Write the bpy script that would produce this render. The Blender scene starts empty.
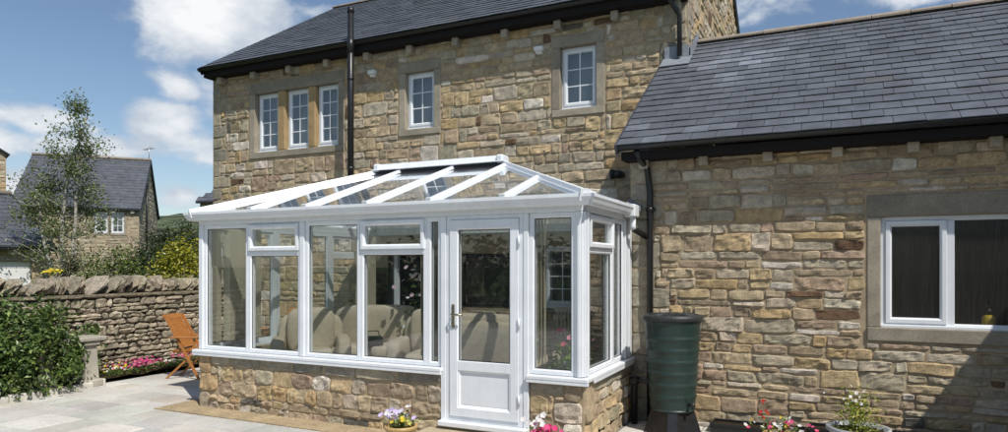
import bpy, math, random
import numpy as np
from mathutils import Vector
C = bpy.context.scene
COL = C.collection
R = math.radians
rng = np.random.default_rng(7)
random.seed(7)

# ------------------------------------------------------------------ materials
class NT:
    def __init__(s, tree): s.t = tree
    def n(s, typ, **kw):
        nd = s.t.nodes.new(typ)
        ins = kw.pop('ins', {})
        for k, v in kw.items(): setattr(nd, k, v)
        for k, v in ins.items():
            if isinstance(v, bpy.types.NodeSocket): s.t.links.new(v, nd.inputs[k])
            else: nd.inputs[k].default_value = v
        return nd
    def math(s, op, a, b=0.0, c=0.0, clamp=False):
        return s.n('ShaderNodeMath', operation=op, use_clamp=clamp, ins={0: a, 1: b, 2: c}).outputs[0]
    def link(s, a, b): s.t.links.new(a, b)

def ramp(nt, fac, stops):
    nd = nt.n('ShaderNodeValToRGB', ins={0: fac})
    cr = nd.color_ramp
    while len(cr.elements) > 1: cr.elements.remove(cr.elements[-1])
    for i, (p, c) in enumerate(stops):
        e = cr.elements[0] if i == 0 else cr.elements.new(p)
        e.position = p; e.color = (c[0], c[1], c[2], 1) if hasattr(c, '__len__') else (c, c, c, 1)
    return nd.outputs[0]

def material(name, color=None, attr=False, rough=0.6, spec=0.5, noise=None, noise2=None, bump=None, metal=0.0,
             translucent=0.0, coat=0.0):
    m = bpy.data.materials.new(name); m.use_nodes = True
    t = NT(m.node_tree); p = m.node_tree.nodes['Principled BSDF']
    tc = t.n('ShaderNodeTexCoord').outputs['Object']
    if attr: base = t.n('ShaderNodeAttribute', attribute_name='Col').outputs['Color']
    else: base = t.n('ShaderNodeRGB').outputs[0]; base.default_value = (*color, 1)
    for nz in (noise, noise2):
        if nz:
            scale, lo, hi, a0, a1 = nz[:5]
            vec = tc
            if len(nz) > 5: vec = t.n('ShaderNodeMapping', ins={0: tc, 'Scale': nz[5]}).outputs[0]
            f = t.n('ShaderNodeTexNoise', ins={'Vector': vec, 'Scale': scale, 'Detail': 6.0, 'Roughness': 0.65}).outputs[0]
            v = ramp(t, f, [(a0, lo), (a1, hi)])
            base = t.n('ShaderNodeMix', data_type='RGBA', blend_type='MULTIPLY', ins={0: 1.0, 6: base, 7: v}).outputs[2]
    t.link(base, p.inputs['Base Color'])
    p.inputs['Roughness'].default_value = rough
    p.inputs['Specular IOR Level'].default_value = spec
    p.inputs['Metallic'].default_value = metal
    p.inputs['Coat Weight'].default_value = coat
    if bump:
        bn = t.n('ShaderNodeTexNoise', ins={'Vector': tc, 'Scale': bump[0], 'Detail': 5.0, 'Roughness': 0.6}).outputs[0]
        b = t.n('ShaderNodeBump', ins={'Strength': bump[1], 'Distance': bump[2], 'Height': bn})
        t.link(b.outputs[0], p.inputs['Normal'])
    if translucent:
        tr = t.n('ShaderNodeBsdfTranslucent', ins={0: base})
        mx = t.n('ShaderNodeMixShader', ins={0: translucent, 1: p.outputs[0], 2: tr.outputs[0]})
        t.link(mx.outputs[0], m.node_tree.nodes['Material Output'].inputs[0])
    return m

def glass(name, tint=(1, 1, 1), gain=1.0, rough=0.0, ripple=None, sheen_film=0.0):
    m = bpy.data.materials.new(name); m.use_nodes = True
    t = NT(m.node_tree); m.node_tree.nodes.remove(m.node_tree.nodes['Principled BSDF'])
    bf = t.n('ShaderNodeNewGeometry').outputs['Backfacing']
    ior = t.math('SUBTRACT', 1.5, t.math('MULTIPLY', bf, 1.5-1/1.5))
    fr = t.n('ShaderNodeFresnel', ins={0: ior}).outputs[0]
    fac = t.math('MULTIPLY', fr, gain, clamp=True)
    tr = t.n('ShaderNodeBsdfTransparent', ins={0: (*tint, 1)})
    gl = t.n('ShaderNodeBsdfGlossy', ins={0: (1, 1, 1, 1), 'Roughness': rough})
    if ripple:
        tc = t.n('ShaderNodeTexCoord').outputs['Object']
        vec = t.n('ShaderNodeMapping', ins={0: tc, 'Scale': ripple}).outputs[0]
        bn = t.n('ShaderNodeTexNoise', ins={'Vector': vec, 'Scale': 1.0, 'Detail': 3.0}).outputs[0]
        b = t.n('ShaderNodeBump', ins={'Strength': 0.7, 'Distance': 0.02, 'Height': bn})
        t.link(b.outputs[0], gl.inputs['Normal'])
    mx = t.n('ShaderNodeMixShader', ins={0: fac, 1: tr.outputs[0], 2: gl.outputs[0]})
    if sheen_film:
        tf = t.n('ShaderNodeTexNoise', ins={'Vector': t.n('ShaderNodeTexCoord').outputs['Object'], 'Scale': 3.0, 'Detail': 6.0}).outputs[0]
        fa = t.n('ShaderNodeMapRange', ins={0: tf, 1: .3, 2: .7, 3: sheen_film*.5, 4: sheen_film*1.5}).outputs[0]
        mx = t.n('ShaderNodeMixShader', ins={0: fa, 1: mx.outputs[0], 2: t.n('ShaderNodeBsdfDiffuse', ins={0: (.36, .42, .47, 1)}).outputs[0]})  # bluish-grey diffuse: patchy dirt, also standing in for a pale reflection
    if ripple:
        df = t.n('ShaderNodeBsdfDiffuse', ins={0: (.5, .47, .42, 1)})
        amt = t.n('ShaderNodeMapRange', ins={0: bn, 1: .35, 2: .75, 3: .018, 4: .04}).outputs[0]
        mx = t.n('ShaderNodeMixShader', ins={0: amt, 1: mx.outputs[0], 2: df.outputs[0]})
    t.link(mx.outputs[0], m.node_tree.nodes['Material Output'].inputs[0])
    return m

M = {}
M['stone'] = material('rubble_stone', attr=True, rough=0.92, spec=0.2, noise=(11, .70, 1.22, .3, .7), noise2=(65, .78, 1.18, .35, .65), bump=(70, .8, .008))
M['mortar'] = material('lime_mortar', (.40, .32, .215), rough=0.95, spec=0.1, noise=(4, .65, 1.2, .3, .7), bump=(120, .8, .006))
M['drystone'] = material('dry_stone', attr=True, rough=0.95, spec=0.15, noise=(14, .55, 1.3, .3, .7), noise2=(50, .6, 1.25, .35, .65), bump=(60, 1.0, .015))
M['gap'] = material('dark_gap', (.045, .038, .028), rough=1, spec=0)
M['ashlar'] = material('dressed_stone', attr=True, rough=0.9, spec=0.2, noise=(3.5, .72, 1.15, .3, .7), noise2=(45, .85, 1.1, .35, .65), bump=(90, .5, .003))
M['slate'] = material('roof_slate', attr=True, rough=0.5, spec=0.5, noise=(3.2, .72, 1.3, .3, .7), noise2=(60, .85, 1.15, .35, .65), bump=(40, .5, .004))
M['upvc'] = material('white_upvc', (.76, .79, .82), rough=0.34, spec=0.5, noise=(3, .90, 1.0, .25, .6), noise2=(1.0, .93, 1.0, .3, .6, (22, 22, 1.5)))
M['black'] = material('black_plastic', (.012, .012, .013), rough=0.38, spec=0.5, noise=(20, .7, 1.6, .3, .7))
M['lead'] = material('lead_flashing', (.25, .27, .30), rough=0.5, spec=0.5, noise=(12, .7, 1.15, .3, .7), bump=(20, .4, .01))
M['glass'] = glass('clear_glass', (.94, .955, .945), 1.3, sheen_film=.008)
M['roofglass'] = glass('roof_glass', (.88, .91, .92), 2.4, sheen_film=.16)
M['upglass'] = glass('upper_window_glass', (.86, .90, .93), 2.0, sheen_film=.05)
M['obscure'] = glass('rippled_glass', (.8, .8, .78), .6, 0.18, (45, 45, 3))
M['leaf'] = material('leaf', attr=True, rough=0.42, spec=0.5, translucent=0.25)
M['petal'] = material('petal', attr=True, rough=0.6, spec=0.2, translucent=0.3)
M['bark'] = material('bark', (.17, .14, .11), rough=.9, noise=(12, .5, 1.4, .3, .7), bump=(30, .8, .02))
M['birchbark'] = material('birch_bark', (.42, .39, .34), rough=.8, noise=(5, .25, 1.2, .35, .6, (1, 1, 5)), bump=(30, .8, .01))
M['paving'] = material('paving_slab', attr=True, rough=0.85, spec=0.25, noise=(1.3, .78, 1.12, .3, .7), noise2=(22, .84, 1.08, .3, .7), bump=(30, .9, .008))
M['joint'] = material('paving_joint', (.24, .22, .19), rough=.95, spec=.1, noise=(8, .7, 1.1, .3, .7))
M['sandstrip'] = material('buff_aggregate', (.44, .345, .215), rough=.95, spec=.1, noise=(4, .68, 1.15, .3, .7), noise2=(55, .55, 1.35, .35, .65), bump=(150, .8, .006))
M['soil'] = material('soil', (.05, .035, .022), rough=1, spec=.05, noise=(25, .5, 1.5, .3, .7), bump=(40, 1, .03))
M['grass'] = material('grass_ground', (.07, .10, .03), rough=.95, spec=.1, noise=(.7, .6, 1.4, .3, .7), noise2=(30, .6, 1.4, .3, .7), bump=(40, 1, .03))
M['teak'] = material('teak', (.42, .17, .045), rough=.5, noise=(14, .6, 1.25, .3, .7, (1, 1, 8)), bump=(60, .3, .002))
M['butt'] = material('green_plastic', (.017, .036, .031), rough=.42, spec=.5, noise=(4, .75, 1.25, .3, .7), noise2=(35, .85, 1.15, .3, .7))
M['buttlid'] = material('dark_grey_plastic', (.028, .031, .033), rough=.5, noise=(9, .7, 1.3, .3, .7))
M['fabric'] = material('cream_fabric', (.58, .49, .37), rough=.9, spec=.1, noise=(20, .85, 1.05, .3, .7), bump=(150, .3, .003))
M['wicker'] = material('pale_wicker', (.56, .50, .40), rough=.8, noise=(60, .6, 1.2, .3, .7), bump=(120, 1, .006))
M['blind'] = material('cream_blind', (.62, .57, .44), rough=.9, spec=.1, translucent=.3)
M['plaster'] = material('cream_plaster', (.60, .54, .42), rough=.95, spec=.1, noise=(2, .93, 1.03, .3, .7))
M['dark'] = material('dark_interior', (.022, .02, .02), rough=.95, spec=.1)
M['room'] = material('room_wall', (.20, .19, .17), rough=.9)
M['tile'] = material('floor_tile', (.42, .36, .28), rough=.35, noise=(4, .85, 1.08, .3, .7))
M['pot'] = material('glazed_buff_pot', (.50, .33, .13), rough=.45, noise=(7, .7, 1.15, .3, .7), bump=(30, .3, .004))
M['greypot'] = material('grey_planter', (.36, .38, .40), rough=.6, noise=(7, .7, 1.15, .3, .7), bump=(60, .3, .004))
M['brass'] = material('brass', (.30, .26, .18), rough=.3, metal=1)
M['metal'] = material('grey_metal', (.45, .46, .48), rough=.4, metal=.8)
M['white'] = material('white_paint', (.78, .78, .76), rough=.5, noise=(5, .93, 1.02, .3, .7))
M['doorstep'] = material('buff_step_stone', (.46, .38, .25), rough=.9, noise=(3, .8, 1.1, .3, .7), noise2=(40, .8, 1.1, .3, .7), bump=(60, .5, .004))
M['quarry'] = material('ridge_clay', (.30, .25, .20), rough=.85, noise=(5, .7, 1.15, .3, .7), bump=(50, .5, .004))
M['yellow'] = material('yellow_plastic', (.75, .55, .04), rough=.4)
M['bluecloth'] = material('dark_blue_cloth', (.03, .04, .07), rough=.9, noise=(20, .7, 1.3, .3, .7))
M['hill'] = material('hill_fields', (.085, .105, .06), rough=.95, spec=.05, noise=(.02, .45, 1.35, .44, .56), noise2=(.16, .5, 1.3, .35, .65))

# ------------------------------------------------------------------ mesh builder
LAT = np.random.default_rng(3).random((64, 64))
def vnoise(x, y):
    xi = np.floor(x).astype(int); yi = np.floor(y).astype(int)
    fx = x - xi; fy = y - yi
    fx = fx*fx*(3-2*fx); fy = fy*fy*(3-2*fy)
    a = LAT[xi % 64, yi % 64]; b = LAT[(xi+1) % 64, yi % 64]; c = LAT[xi % 64, (yi+1) % 64]; d = LAT[(xi+1) % 64, (yi+1) % 64]
    return ((a*(1-fx)+b*fx)*(1-fy)+(c*(1-fx)+d*fx)*fy)*2-1

class MB:
    def __init__(s):
        s.v = []; s.c = []; s.f = []; s.n = 0
    def add(s, verts, faces, col=(.5, .5, .5), mat=0, smooth=False):
        verts = np.asarray(verts, float).reshape(-1, 3)
        col = np.asarray(col, float)
        if col.ndim == 1: col = np.tile(col, (len(verts), 1))
        s.v.append(verts); s.c.append(col)
        if isinstance(faces, np.ndarray): groups = [faces]
        else:
            g = {}
            for f in faces: g.setdefault(len(f), []).append(f)
            groups = [np.array(x) for x in g.values()]
        for x in groups: s.f.append((x + s.n, mat, smooth))
        s.n += len(verts)
        return s
    def hexa(s, pts, col=(.5, .5, .5), mat=0, smooth=False):   # 8 pts: bottom 4 ccw, top 4 ccw
        return s.add(pts, [(0, 3, 2, 1), (4, 5, 6, 7), (0, 1, 5, 4), (1, 2, 6, 5), (2, 3, 7, 6), (3, 0, 4, 7)], col, mat, smooth)
    def box(s, a, b, col=(.5, .5, .5), mat=0, P=None, bev=0.0):
        (x0, y0, z0), (x1, y1, z1) = a, b
        x0, x1 = min(x0, x1), max(x0, x1); y0, y1 = min(y0, y1), max(y0, y1); z0, z1 = min(z0, z1), max(z0, z1)
        bev = min(bev, (x1-x0)/2.2, (y1-y0)/2.2, (z1-z0)/2.2)
        if bev <= 0:
            pts = [(x0, y0, z0), (x1, y0, z0), (x1, y1, z0), (x0, y1, z0), (x0, y0, z1), (x1, y0, z1), (x1, y1, z1), (x0, y1, z1)]
            if P: pts = [P(*p) for p in pts]
            return s.hexa(pts, col, mat)
        V = []; idx = {}
        for i, X in enumerate((x0, x1)):
            for j, Y in enumerate((y0, y1)):
                for k, Z in enumerate((z0, z1)):
                    sx, sy, sz = (1, -1)[i], (1, -1)[j], (1, -1)[k]
                    idx[i, j, k, 0] = len(V); V.append((X, Y+sy*bev, Z+sz*bev))
                    idx[i, j, k, 1] = len(V); V.append((X+sx*bev, Y, Z+sz*bev))
                    idx[i, j, k, 2] = len(V); V.append((X+sx*bev, Y+sy*bev, Z))
        F = []
        for i in (0, 1):
            q = [idx[i, 0, 0, 0], idx[i, 1, 0, 0], idx[i, 1, 1, 0], idx[i, 0, 1, 0]]; F.append(q if i else q[::-1])
            q = [idx[0, i, 0, 1], idx[1, i, 0, 1], idx[1, i, 1, 1], idx[0, i, 1, 1]]; F.append(q[::-1] if i else q)
            q = [idx[0, 0, i, 2], idx[1, 0, i, 2], idx[1, 1, i, 2], idx[0, 1, i, 2]]; F.append(q if i else q[::-1])
        for i in (0, 1):
            for j in (0, 1):
                F.append([idx[i, j, 0, 0], idx[i, j, 1, 0], idx[i, j, 1, 1], idx[i, j, 0, 1]])
                F.append([idx[i, 0, j, 0], idx[i, 1, j, 0], idx[i, 1, j, 2], idx[i, 0, j, 2]])
                F.append([idx[0, i, j, 1], idx[1, i, j, 1], idx[1, i, j, 2], idx[0, i, j, 2]])
                for k in (0, 1): F.append([idx[i, j, k, 0], idx[i, j, k, 1], idx[i, j, k, 2]])
        if P: V = [P(*p) for p in V]
        return s.add(V, F, col, mat)
    def ring(s, rect, prof, P, col=(.5, .5, .5), mat=0):
        """mitred frame: prof is a list of (inset, d) from outer back round the front to inner back"""
        u0, v0, u1, v1 = rect; V = []
        for (i, d) in prof:
            V += [P(u0+i, v0+i, d), P(u1-i, v0+i, d), P(u1-i, v1-i, d), P(u0+i, v1-i, d)]
        F = []
        for k in range(len(prof)-1):
            for j in range(4):
                a = k*4+j; b = k*4+(j+1) % 4
                F.append((a, b, b+4, a+4))
        k = (len(prof)-1)*4
        for j in range(4): F.append((k+j, k+(j+1) % 4, (j+1) % 4, j))
        return s.add(V, F, col, mat)
    def tube(s, pts, rad, n=10, col=(.5, .5, .5), mat=0, caps=True, smooth=True):
        pts = [Vector(p) for p in pts]
        if not hasattr(rad, '__len__'): rad = [rad]*len(pts)
        V = []; prev = None
        for i, p in enumerate(pts):
            d = (pts[min(i+1, len(pts)-1)] - pts[max(i-1, 0)]).normalized()
            if prev is None:
                a = Vector((0, 0, 1)) if abs(d.z) < .9 else Vector((1, 0, 0))
                x = d.cross(a).normalized()
            else: x = (prev - d*prev.dot(d)).normalized()
            prev = x; y = d.cross(x)
            for k in range(n):
                t = 2*math.pi*k/n
                V.append(p + (x*math.cos(t)+y*math.sin(t))*rad[i])
        F = [(i*n+k, i*n+(k+1) % n, (i+1)*n+(k+1) % n, (i+1)*n+k) for i in range(len(pts)-1) for k in range(n)]
        if caps: F += [tuple(range(n))[::-1], tuple(range((len(pts)-1)*n, len(pts)*n))]
        return s.add([tuple(v) for v in V], F, col, mat, smooth)
    def lathe(s, c, prof, n=32, col=(.5, .5, .5), mat=0, smooth=True, sx=1, sy=1):
        V = []
        for (r, z) in prof:
            for k in range(n):
                t = 2*math.pi*k/n; V.append((c[0]+r*math.cos(t)*sx, c[1]+r*math.sin(t)*sy, c[2]+z))
        F = [(i*n+k, i*n+(k+1) % n, (i+1)*n+(k+1) % n, (i+1)*n+k) for i in range(len(prof)-1) for k in range(n)]
        F += [tuple(range(n))[::-1], tuple(range((len(prof)-1)*n, len(prof)*n))]
        return s.add(V, F, col, mat, smooth)

def base_of(o):
    L = Vector((0, 0, 0))
    while o is not None: L += o.location; o = o.parent
    return L

def obj(name, mb, mats, parent=None, local=False):
    me = bpy.data.meshes.new(name)
    V = np.concatenate(mb.v); Cc = np.concatenate(mb.c)
    if parent is not None and not local: V = V - np.array(base_of(parent))
    me.vertices.add(len(V)); me.vertices.foreach_set('co', V.astype(np.float32).ravel())
    loops = np.concatenate([f.ravel() for f, _, _ in mb.f])
    tot = np.concatenate([np.full(len(f), f.shape[1]) for f, _, _ in mb.f])
    mat = np.concatenate([np.full(len(f), m) for f, m, _ in mb.f])
    sm = np.concatenate([np.full(len(f), bool(q)) for f, _, q in mb.f])
    me.loops.add(len(loops)); me.loops.foreach_set('vertex_index', loops.astype(np.int32))
    me.polygons.add(len(tot))
    me.polygons.foreach_set('loop_start', np.concatenate([[0], np.cumsum(tot)[:-1]]).astype(np.int32))
    me.polygons.foreach_set('loop_total', tot.astype(np.int32))
    me.polygons.foreach_set('material_index', mat.astype(np.int32))
    me.polygons.foreach_set('use_smooth', sm)
    at = me.color_attributes.new('Col', 'FLOAT_COLOR', 'POINT')
    at.data.foreach_set('color', np.concatenate([Cc, np.ones((len(Cc), 1))], 1).astype(np.float32).ravel())
    me.update(calc_edges=True); me.validate()
    if not isinstance(mats, (list, tuple)): mats = [mats]
    for m in mats: me.materials.append(M[m])
    o = bpy.data.objects.new(name, me); COL.objects.link(o)
    if parent is not None: o.parent = parent
    return o

def tag(o, label, cat, group=None):
    o['label'] = label; o['category'] = cat
    if group: o['group'] = group
    return o
def thing(name, label, cat, loc=(0, 0, 0), rz=0, group=None):
    o = bpy.data.objects.new(name, None); COL.objects.link(o)
    o.location = loc; o.rotation_euler = (0, 0, rz); o.empty_display_size = .2
    return tag(o, label, cat, group)
def struct(name, mb, mats):
    o = obj(name, mb, mats); o['kind'] = 'structure'; return o
def copy_child(o, parent):
    c = o.copy(); COL.objects.link(c); c.parent = parent
    for g in list(o.children): copy_child(g, c)
    return c
def dup(root, loc, rz, label, group=None):
    c = root.copy(); COL.objects.link(c); c.location = loc; c.rotation_euler = (0, 0, rz); c['label'] = label
    if group: c['group'] = group
    for ch in list(root.children): copy_child(ch, c)
    return c

# plane maps: (u, v, d) with d outward
def front(Y): return lambda u, v, d: (u, Y-d, v)
def right(X): return lambda u, v, d: (X+d, u, v)
def left(X): return lambda u, v, d: (X-d, -u, v)
def generic(o, ux, uy):       # o = base point, (ux,uy) = unit u direction, outward = u x z
    return lambda u, v, d: (o[0]+u*ux+d*uy, o[1]+u*uy-d*ux, o[2]+v)

TH = R(25.6); RV = (math.cos(TH), math.sin(TH)); FV = (-math.sin(TH), math.cos(TH))
def W(xc, zc): return (xc*RV[0]+zc*FV[0], xc*RV[1]+zc*FV[1])       # metres right / ahead of the viewpoint -> world

# ------------------------------------------------------------------ stone walls
PAL = [((.44, .35, .23), 26), ((.46, .35, .205), 14), ((.39, .335, .245), 20), ((.49, .42, .325), 12), ((.34, .265, .18), 14),
       ((.38, .28, .20), 5), ((.43, .31, .17), 6), ((.16, .10, .062), 1.6), ((.13, .12, .10), 1.5), ((.56, .50, .42), 7)]
PALD = [((.42, .36, .265), 24), ((.37, .32, .24), 24), ((.46, .395, .29), 18), ((.31, .27, .20), 16), ((.50, .44, .34), 8), ((.25, .22, .165), 8)]
PALG = [((.34, .30, .225), 20), ((.30, .27, .21), 20), ((.38, .33, .24), 15), ((.26, .235, .185), 12)]
def pick(pal, r):
    w = np.array([p[1] for p in pal], float); i = r.choice(len(pal), p=w/w.sum())
    c = np.array(pal[i][0])*r.uniform(.88, 1.12)
    return np.clip(c*(1+r.normal(0, .012, 3)), .01, .9)

def grow(q, l, b, r_, t_): return (q[0]-l, q[1]-b, q[2]+r_, q[3]+t_)
def clip_holes(rects, holes, mn=.05):
    out = []
    for q in rects:
        cur = [q]
        for (a0, b0, a1, b1) in holes:
            nx = []
            for (u0, v0, u1, v1) in cur:
                if u1 <= a0 or u0 >= a1 or v1 <= b0 or v0 >= b1: nx.append((u0, v0, u1, v1)); continue
                if u0 < a0: nx.append((u0, v0, a0, v1))
                if u1 > a1: nx.append((a1, v0, u1, v1))
                m0, m1 = max(u0, a0), min(u1, a1)
                if v0 < b0: nx.append((m0, v0, m1, b0))
                if v1 > b1: nx.append((m0, b1, m1, v1))
            cur = nx
        out += [c for c in cur if c[2]-c[0] > mn and c[3]-c[1] > mn*.8]
    return out

def layout(u0, u1, v0, v1, r, hb=(.13, .30), wb=(.16, .5)):
    rects = []; v = v0
    def run(a, b, va, vb, lo, hi):
        u = a
        while u < b-.01:
            w = r.uniform(lo, hi)*(1.25 if r.random() < .15 else 1)
            if b-(u+w) < lo*.7: w = b-u
            rects.append((u, va, u+w, vb)); u += w
    while v < v1-.01:
        h = r.uniform(*hb)
        if v1-(v+h) < hb[0]*.8: h = v1-v
        u = u0
        while u < u1-.01:
            seg = r.uniform(.5, 1.5)*wb[1]*1.6
            if u1-(u+seg) < wb[1]: seg = u1-u
            k = r.random()
            if h > hb[0]*1.45 and k < .62:
                s = h*r.uniform(.36, .64)
                run(u, u+seg, v, v+s, wb[0], wb[1]*1.1); run(u, u+seg, v+s, v+h, wb[0], wb[1]*1.1)
            else:
                run(u, u+seg, v, v+h, max(wb[0], h*.7), wb[1])
            u += seg
        v += h
    return rects

def add_stones(mb, rects, P, r, res=.035, depth=.013, joint=.009, q=26, corner=.007, lump=.012, pal=PAL, vmax=None, wob=.007, mat=0, base=0.0, colf=None, smooth=False):
    for (u0, v0, u1, v1) in rects:
        w = u1-u0-joint; h = v1-v0-joint
        if w < .03 or h < .025: continue
        cu = (u0+u1)/2; cv = (v0+v1)/2
        if vmax is not None:
            lim = vmax(cu)
            if v0 > lim-.03: continue
        nu = int(np.clip(round(w/res)+2, 4, 22)); nv = int(np.clip(round(h/res)+2, 4, 14))
        S, T = np.meshgrid(np.sin(np.linspace(-1, 1, nu)*math.pi/2*.93)/math.sin(math.pi/2*.93), np.sin(np.linspace(-1, 1, nv)*math.pi/2*.93)/math.sin(math.pi/2*.93), indexing='ij')
        cr = min(corner*r.uniform(.6, 1.6), w*.3, h*.3)
        x = S*w/2*(1-(cr/(w/2))*np.abs(T)**5); y = T*h/2*(1-(cr/(h/2))*np.abs(S)**5)
        jt = r.uniform(-1, 1, 8)*min(.016, h*.11)
        x = x + ((1-S)*(1-T)*jt[0]+(1+S)*(1-T)*jt[1]+(1-S)*(1+T)*jt[2]+(1+S)*(1+T)*jt[3])/4
        y = y + ((1-S)*(1-T)*jt[4]+(1+S)*(1-T)*jt[5]+(1-S)*(1+T)*jt[6]+(1+S)*(1+T)*jt[7])/4
        ox, oy = r.uniform(0, 60, 2)
        x = x + wob*vnoise(y*22+ox, x*10+oy)*np.abs(S); y = y + wob*vnoise(x*18+oy, y*9+ox)*np.abs(T)
        e = (1-np.abs(S)**q)*(1-np.abs(T)**q)
        dd = depth*r.uniform(.45, 1.35)
        rough = r.uniform(.35, 1.3)
        n = 1.1*vnoise((x+ox)*11+y*4, (y+oy)*15)-.9*np.abs(vnoise((x+oy)*17, (y+ox)*24))+.5*vnoise((x+oy)*34, (y+ox)*40)+.3*vnoise((x+ox)*75, (y+oy)*80)
        d = base-.004 + np.maximum(dd + lump*rough*n + S*r.normal(0, .2)*dd + T*r.normal(0, .2)*dd, .006+.002*n)*e + .004*e
        U = cu+x; V = cv+y
        if vmax is not None: V = np.minimum(V, vmax(U))
        A, B, D = P(U.ravel(), V.ravel(), d.ravel())
        A = np.broadcast_to(A, (nu*nv,)); B = np.broadcast_to(B, (nu*nv,)); D = np.broadcast_to(D, (nu*nv,))
        i = np.arange((nu-1)*(nv-1)); a = (i//(nv-1))*nv + i % (nv-1)
        F = np.stack([a, a+nv, a+nv+1, a+1], 1)
        c = pick(pal, r) if colf is None else colf(cu, cv, r)
        shade = 1+.10*vnoise((x+ox)*9, (y+oy)*9)
        mb.add(np.stack([A, B, D], 1), F, np.outer(shade.ravel(), c), mat, smooth)

def backing(mb, u0, u1, v0, v1, holes, P, thick, mat=1, d0=0.0):
    holes = [grow(h, .012, .012, .012, .012) for h in holes]
    us = sorted({u0, u1, *[min(max(h[i], u0), u1) for h in holes for i in (0, 2)]})
    vs = sorted({v0, v1, *[min(max(h[i], v0), v1) for h in holes for i in (1, 3)]})
    idx = {}; V = []; F = []
    def vid(i, j, k):
        if (i, j, k) not in idx: idx[i, j, k] = len(V); V.append(P(us[i], vs[j], (d0, d0-thick)[k]))
        return idx[i, j, k]
    solid = lambda i, j: 0 <= i < len(us)-1 and 0 <= j < len(vs)-1 and not any(h[0]-1e-6 <= us[i] and us[i+1] <= h[2]+1e-6 and h[1]-1e-6 <= vs[j] and vs[j+1] <= h[3]+1e-6 for h in holes)
    for i in range(len(us)-1):
        for j in range(len(vs)-1):
            if not solid(i, j): continue
            F.append((vid(i, j, 0), vid(i+1, j, 0), vid(i+1, j+1, 0), vid(i, j+1, 0)))
            F.append((vid(i, j, 1), vid(i, j+1, 1), vid(i+1, j+1, 1), vid(i+1, j, 1)))
            if not solid(i-1, j): F.append((vid(i, j, 0), vid(i, j+1, 0), vid(i, j+1, 1), vid(i, j, 1)))
            if not solid(i+1, j): F.append((vid(i+1, j, 0), vid(i+1, j, 1), vid(i+1, j+1, 1), vid(i+1, j+1, 0)))
            if not solid(i, j-1): F.append((vid(i, j, 0), vid(i, j, 1), vid(i+1, j, 1), vid(i+1, j, 0)))
            if not solid(i, j+1): F.append((vid(i, j+1, 0), vid(i+1, j+1, 0), vid(i+1, j+1, 1), vid(i, j+1, 1)))
    mb.add(V, F, (.3, .25, .18), mat)

def quoins(u, v0, v1, r, side, long=(.34, .52), short=(.2, .28)):
    """alternating corner stones; side=+1 they run towards +u from u, -1 towards -u"""
    out = []; v = v0; k = 0
    while v < v1-.02:
        h = r.uniform(.2, .32)
        if v1-(v+h) < .14: h = v1-v
        w = r.uniform(*(long if k % 2 else short))
        out.append((u, v, u+w, v+h) if side > 0 else (u-w, v, u, v+h)); v += h; k += 1
    return out

def stone_wall(name, parent, P, u0, u1, v0, v1, holes=(), seed=1, hb=(.13, .30), wb=(.16, .5), res=.035, thick=.3, q_left=False, q_right=False, vmax=None, skip=(), pal=PAL, depth=.018, extra=(), backmax=None, back0=0.0):
    r = np.random.default_rng(seed); mb = MB()
    qs = []
    if q_left: qs += quoins(u0, v0, v1, r, 1)
    if q_right: qs += quoins(u1, v0, v1, r, -1)
    rects = layout(u0, u1, v0, v1, r, hb, wb)
    rects = clip_holes(rects, list(holes)+list(skip)+qs, .055)
    add_stones(mb, rects, P, r, res=res, depth=depth, vmax=vmax, pal=pal)
    if qs: add_stones(mb, clip_holes(qs, list(holes)+list(skip)), P, r, res=res*1.3, depth=depth*.8, lump=.005, corner=.012, vmax=vmax, pal=PALG)
    if extra: add_stones(mb, list(extra), P, r, res=res*1.6, depth=.018, lump=.004, corner=.01, pal=PALG)
    backing(mb, u0+back0, u1, v0, backmax if backmax else v1, holes, P, thick)
    return obj(name, mb, ['stone', 'mortar'], parent)

def ash(r=random): 
    k = r.uniform(.85, 1.15); return (.33*k, .29*k, .225*k)

def surround(P, rect, lint, sill, jl, jr, parent, mull=(), proud=.015, deep=.14):
    """rect = opening; lint/sill heights, jamb widths; mull = list of (u0,u1)"""
    u0, v0, u1, v1 = rect; mb = MB(); b = .008
    mb.box((u0-jl, v1, -.2), (u1+jr, v1+lint, proud), ash(), P=P, bev=b)
    mb.box((u0-jl, v0-sill, -.2), (u1+jr, v0, proud+.012), ash(), P=P, bev=b)
    mb.box((u0-jl, v0+.002, -.2), (u0, v1-.002, proud-.003), ash(), P=P, bev=b)
    mb.box((u1, v0+.002, -.2), (u1+jr, v1-.002, proud-.003), ash(), P=P, bev=b)
    for (a, c) in mull: mb.box((a, v0+.002, -deep), (c, v1-.002, proud-.006), (.38, .27, .14), P=P, bev=.02)
    return obj('stone_surround', mb, 'ashlar', parent)

def prof(w, d0, d1, ch=.012): return [(0, d0), (0, d1-.004), (.004, d1), (w-ch, d1), (w, d1-ch), (w, d0)]

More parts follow.
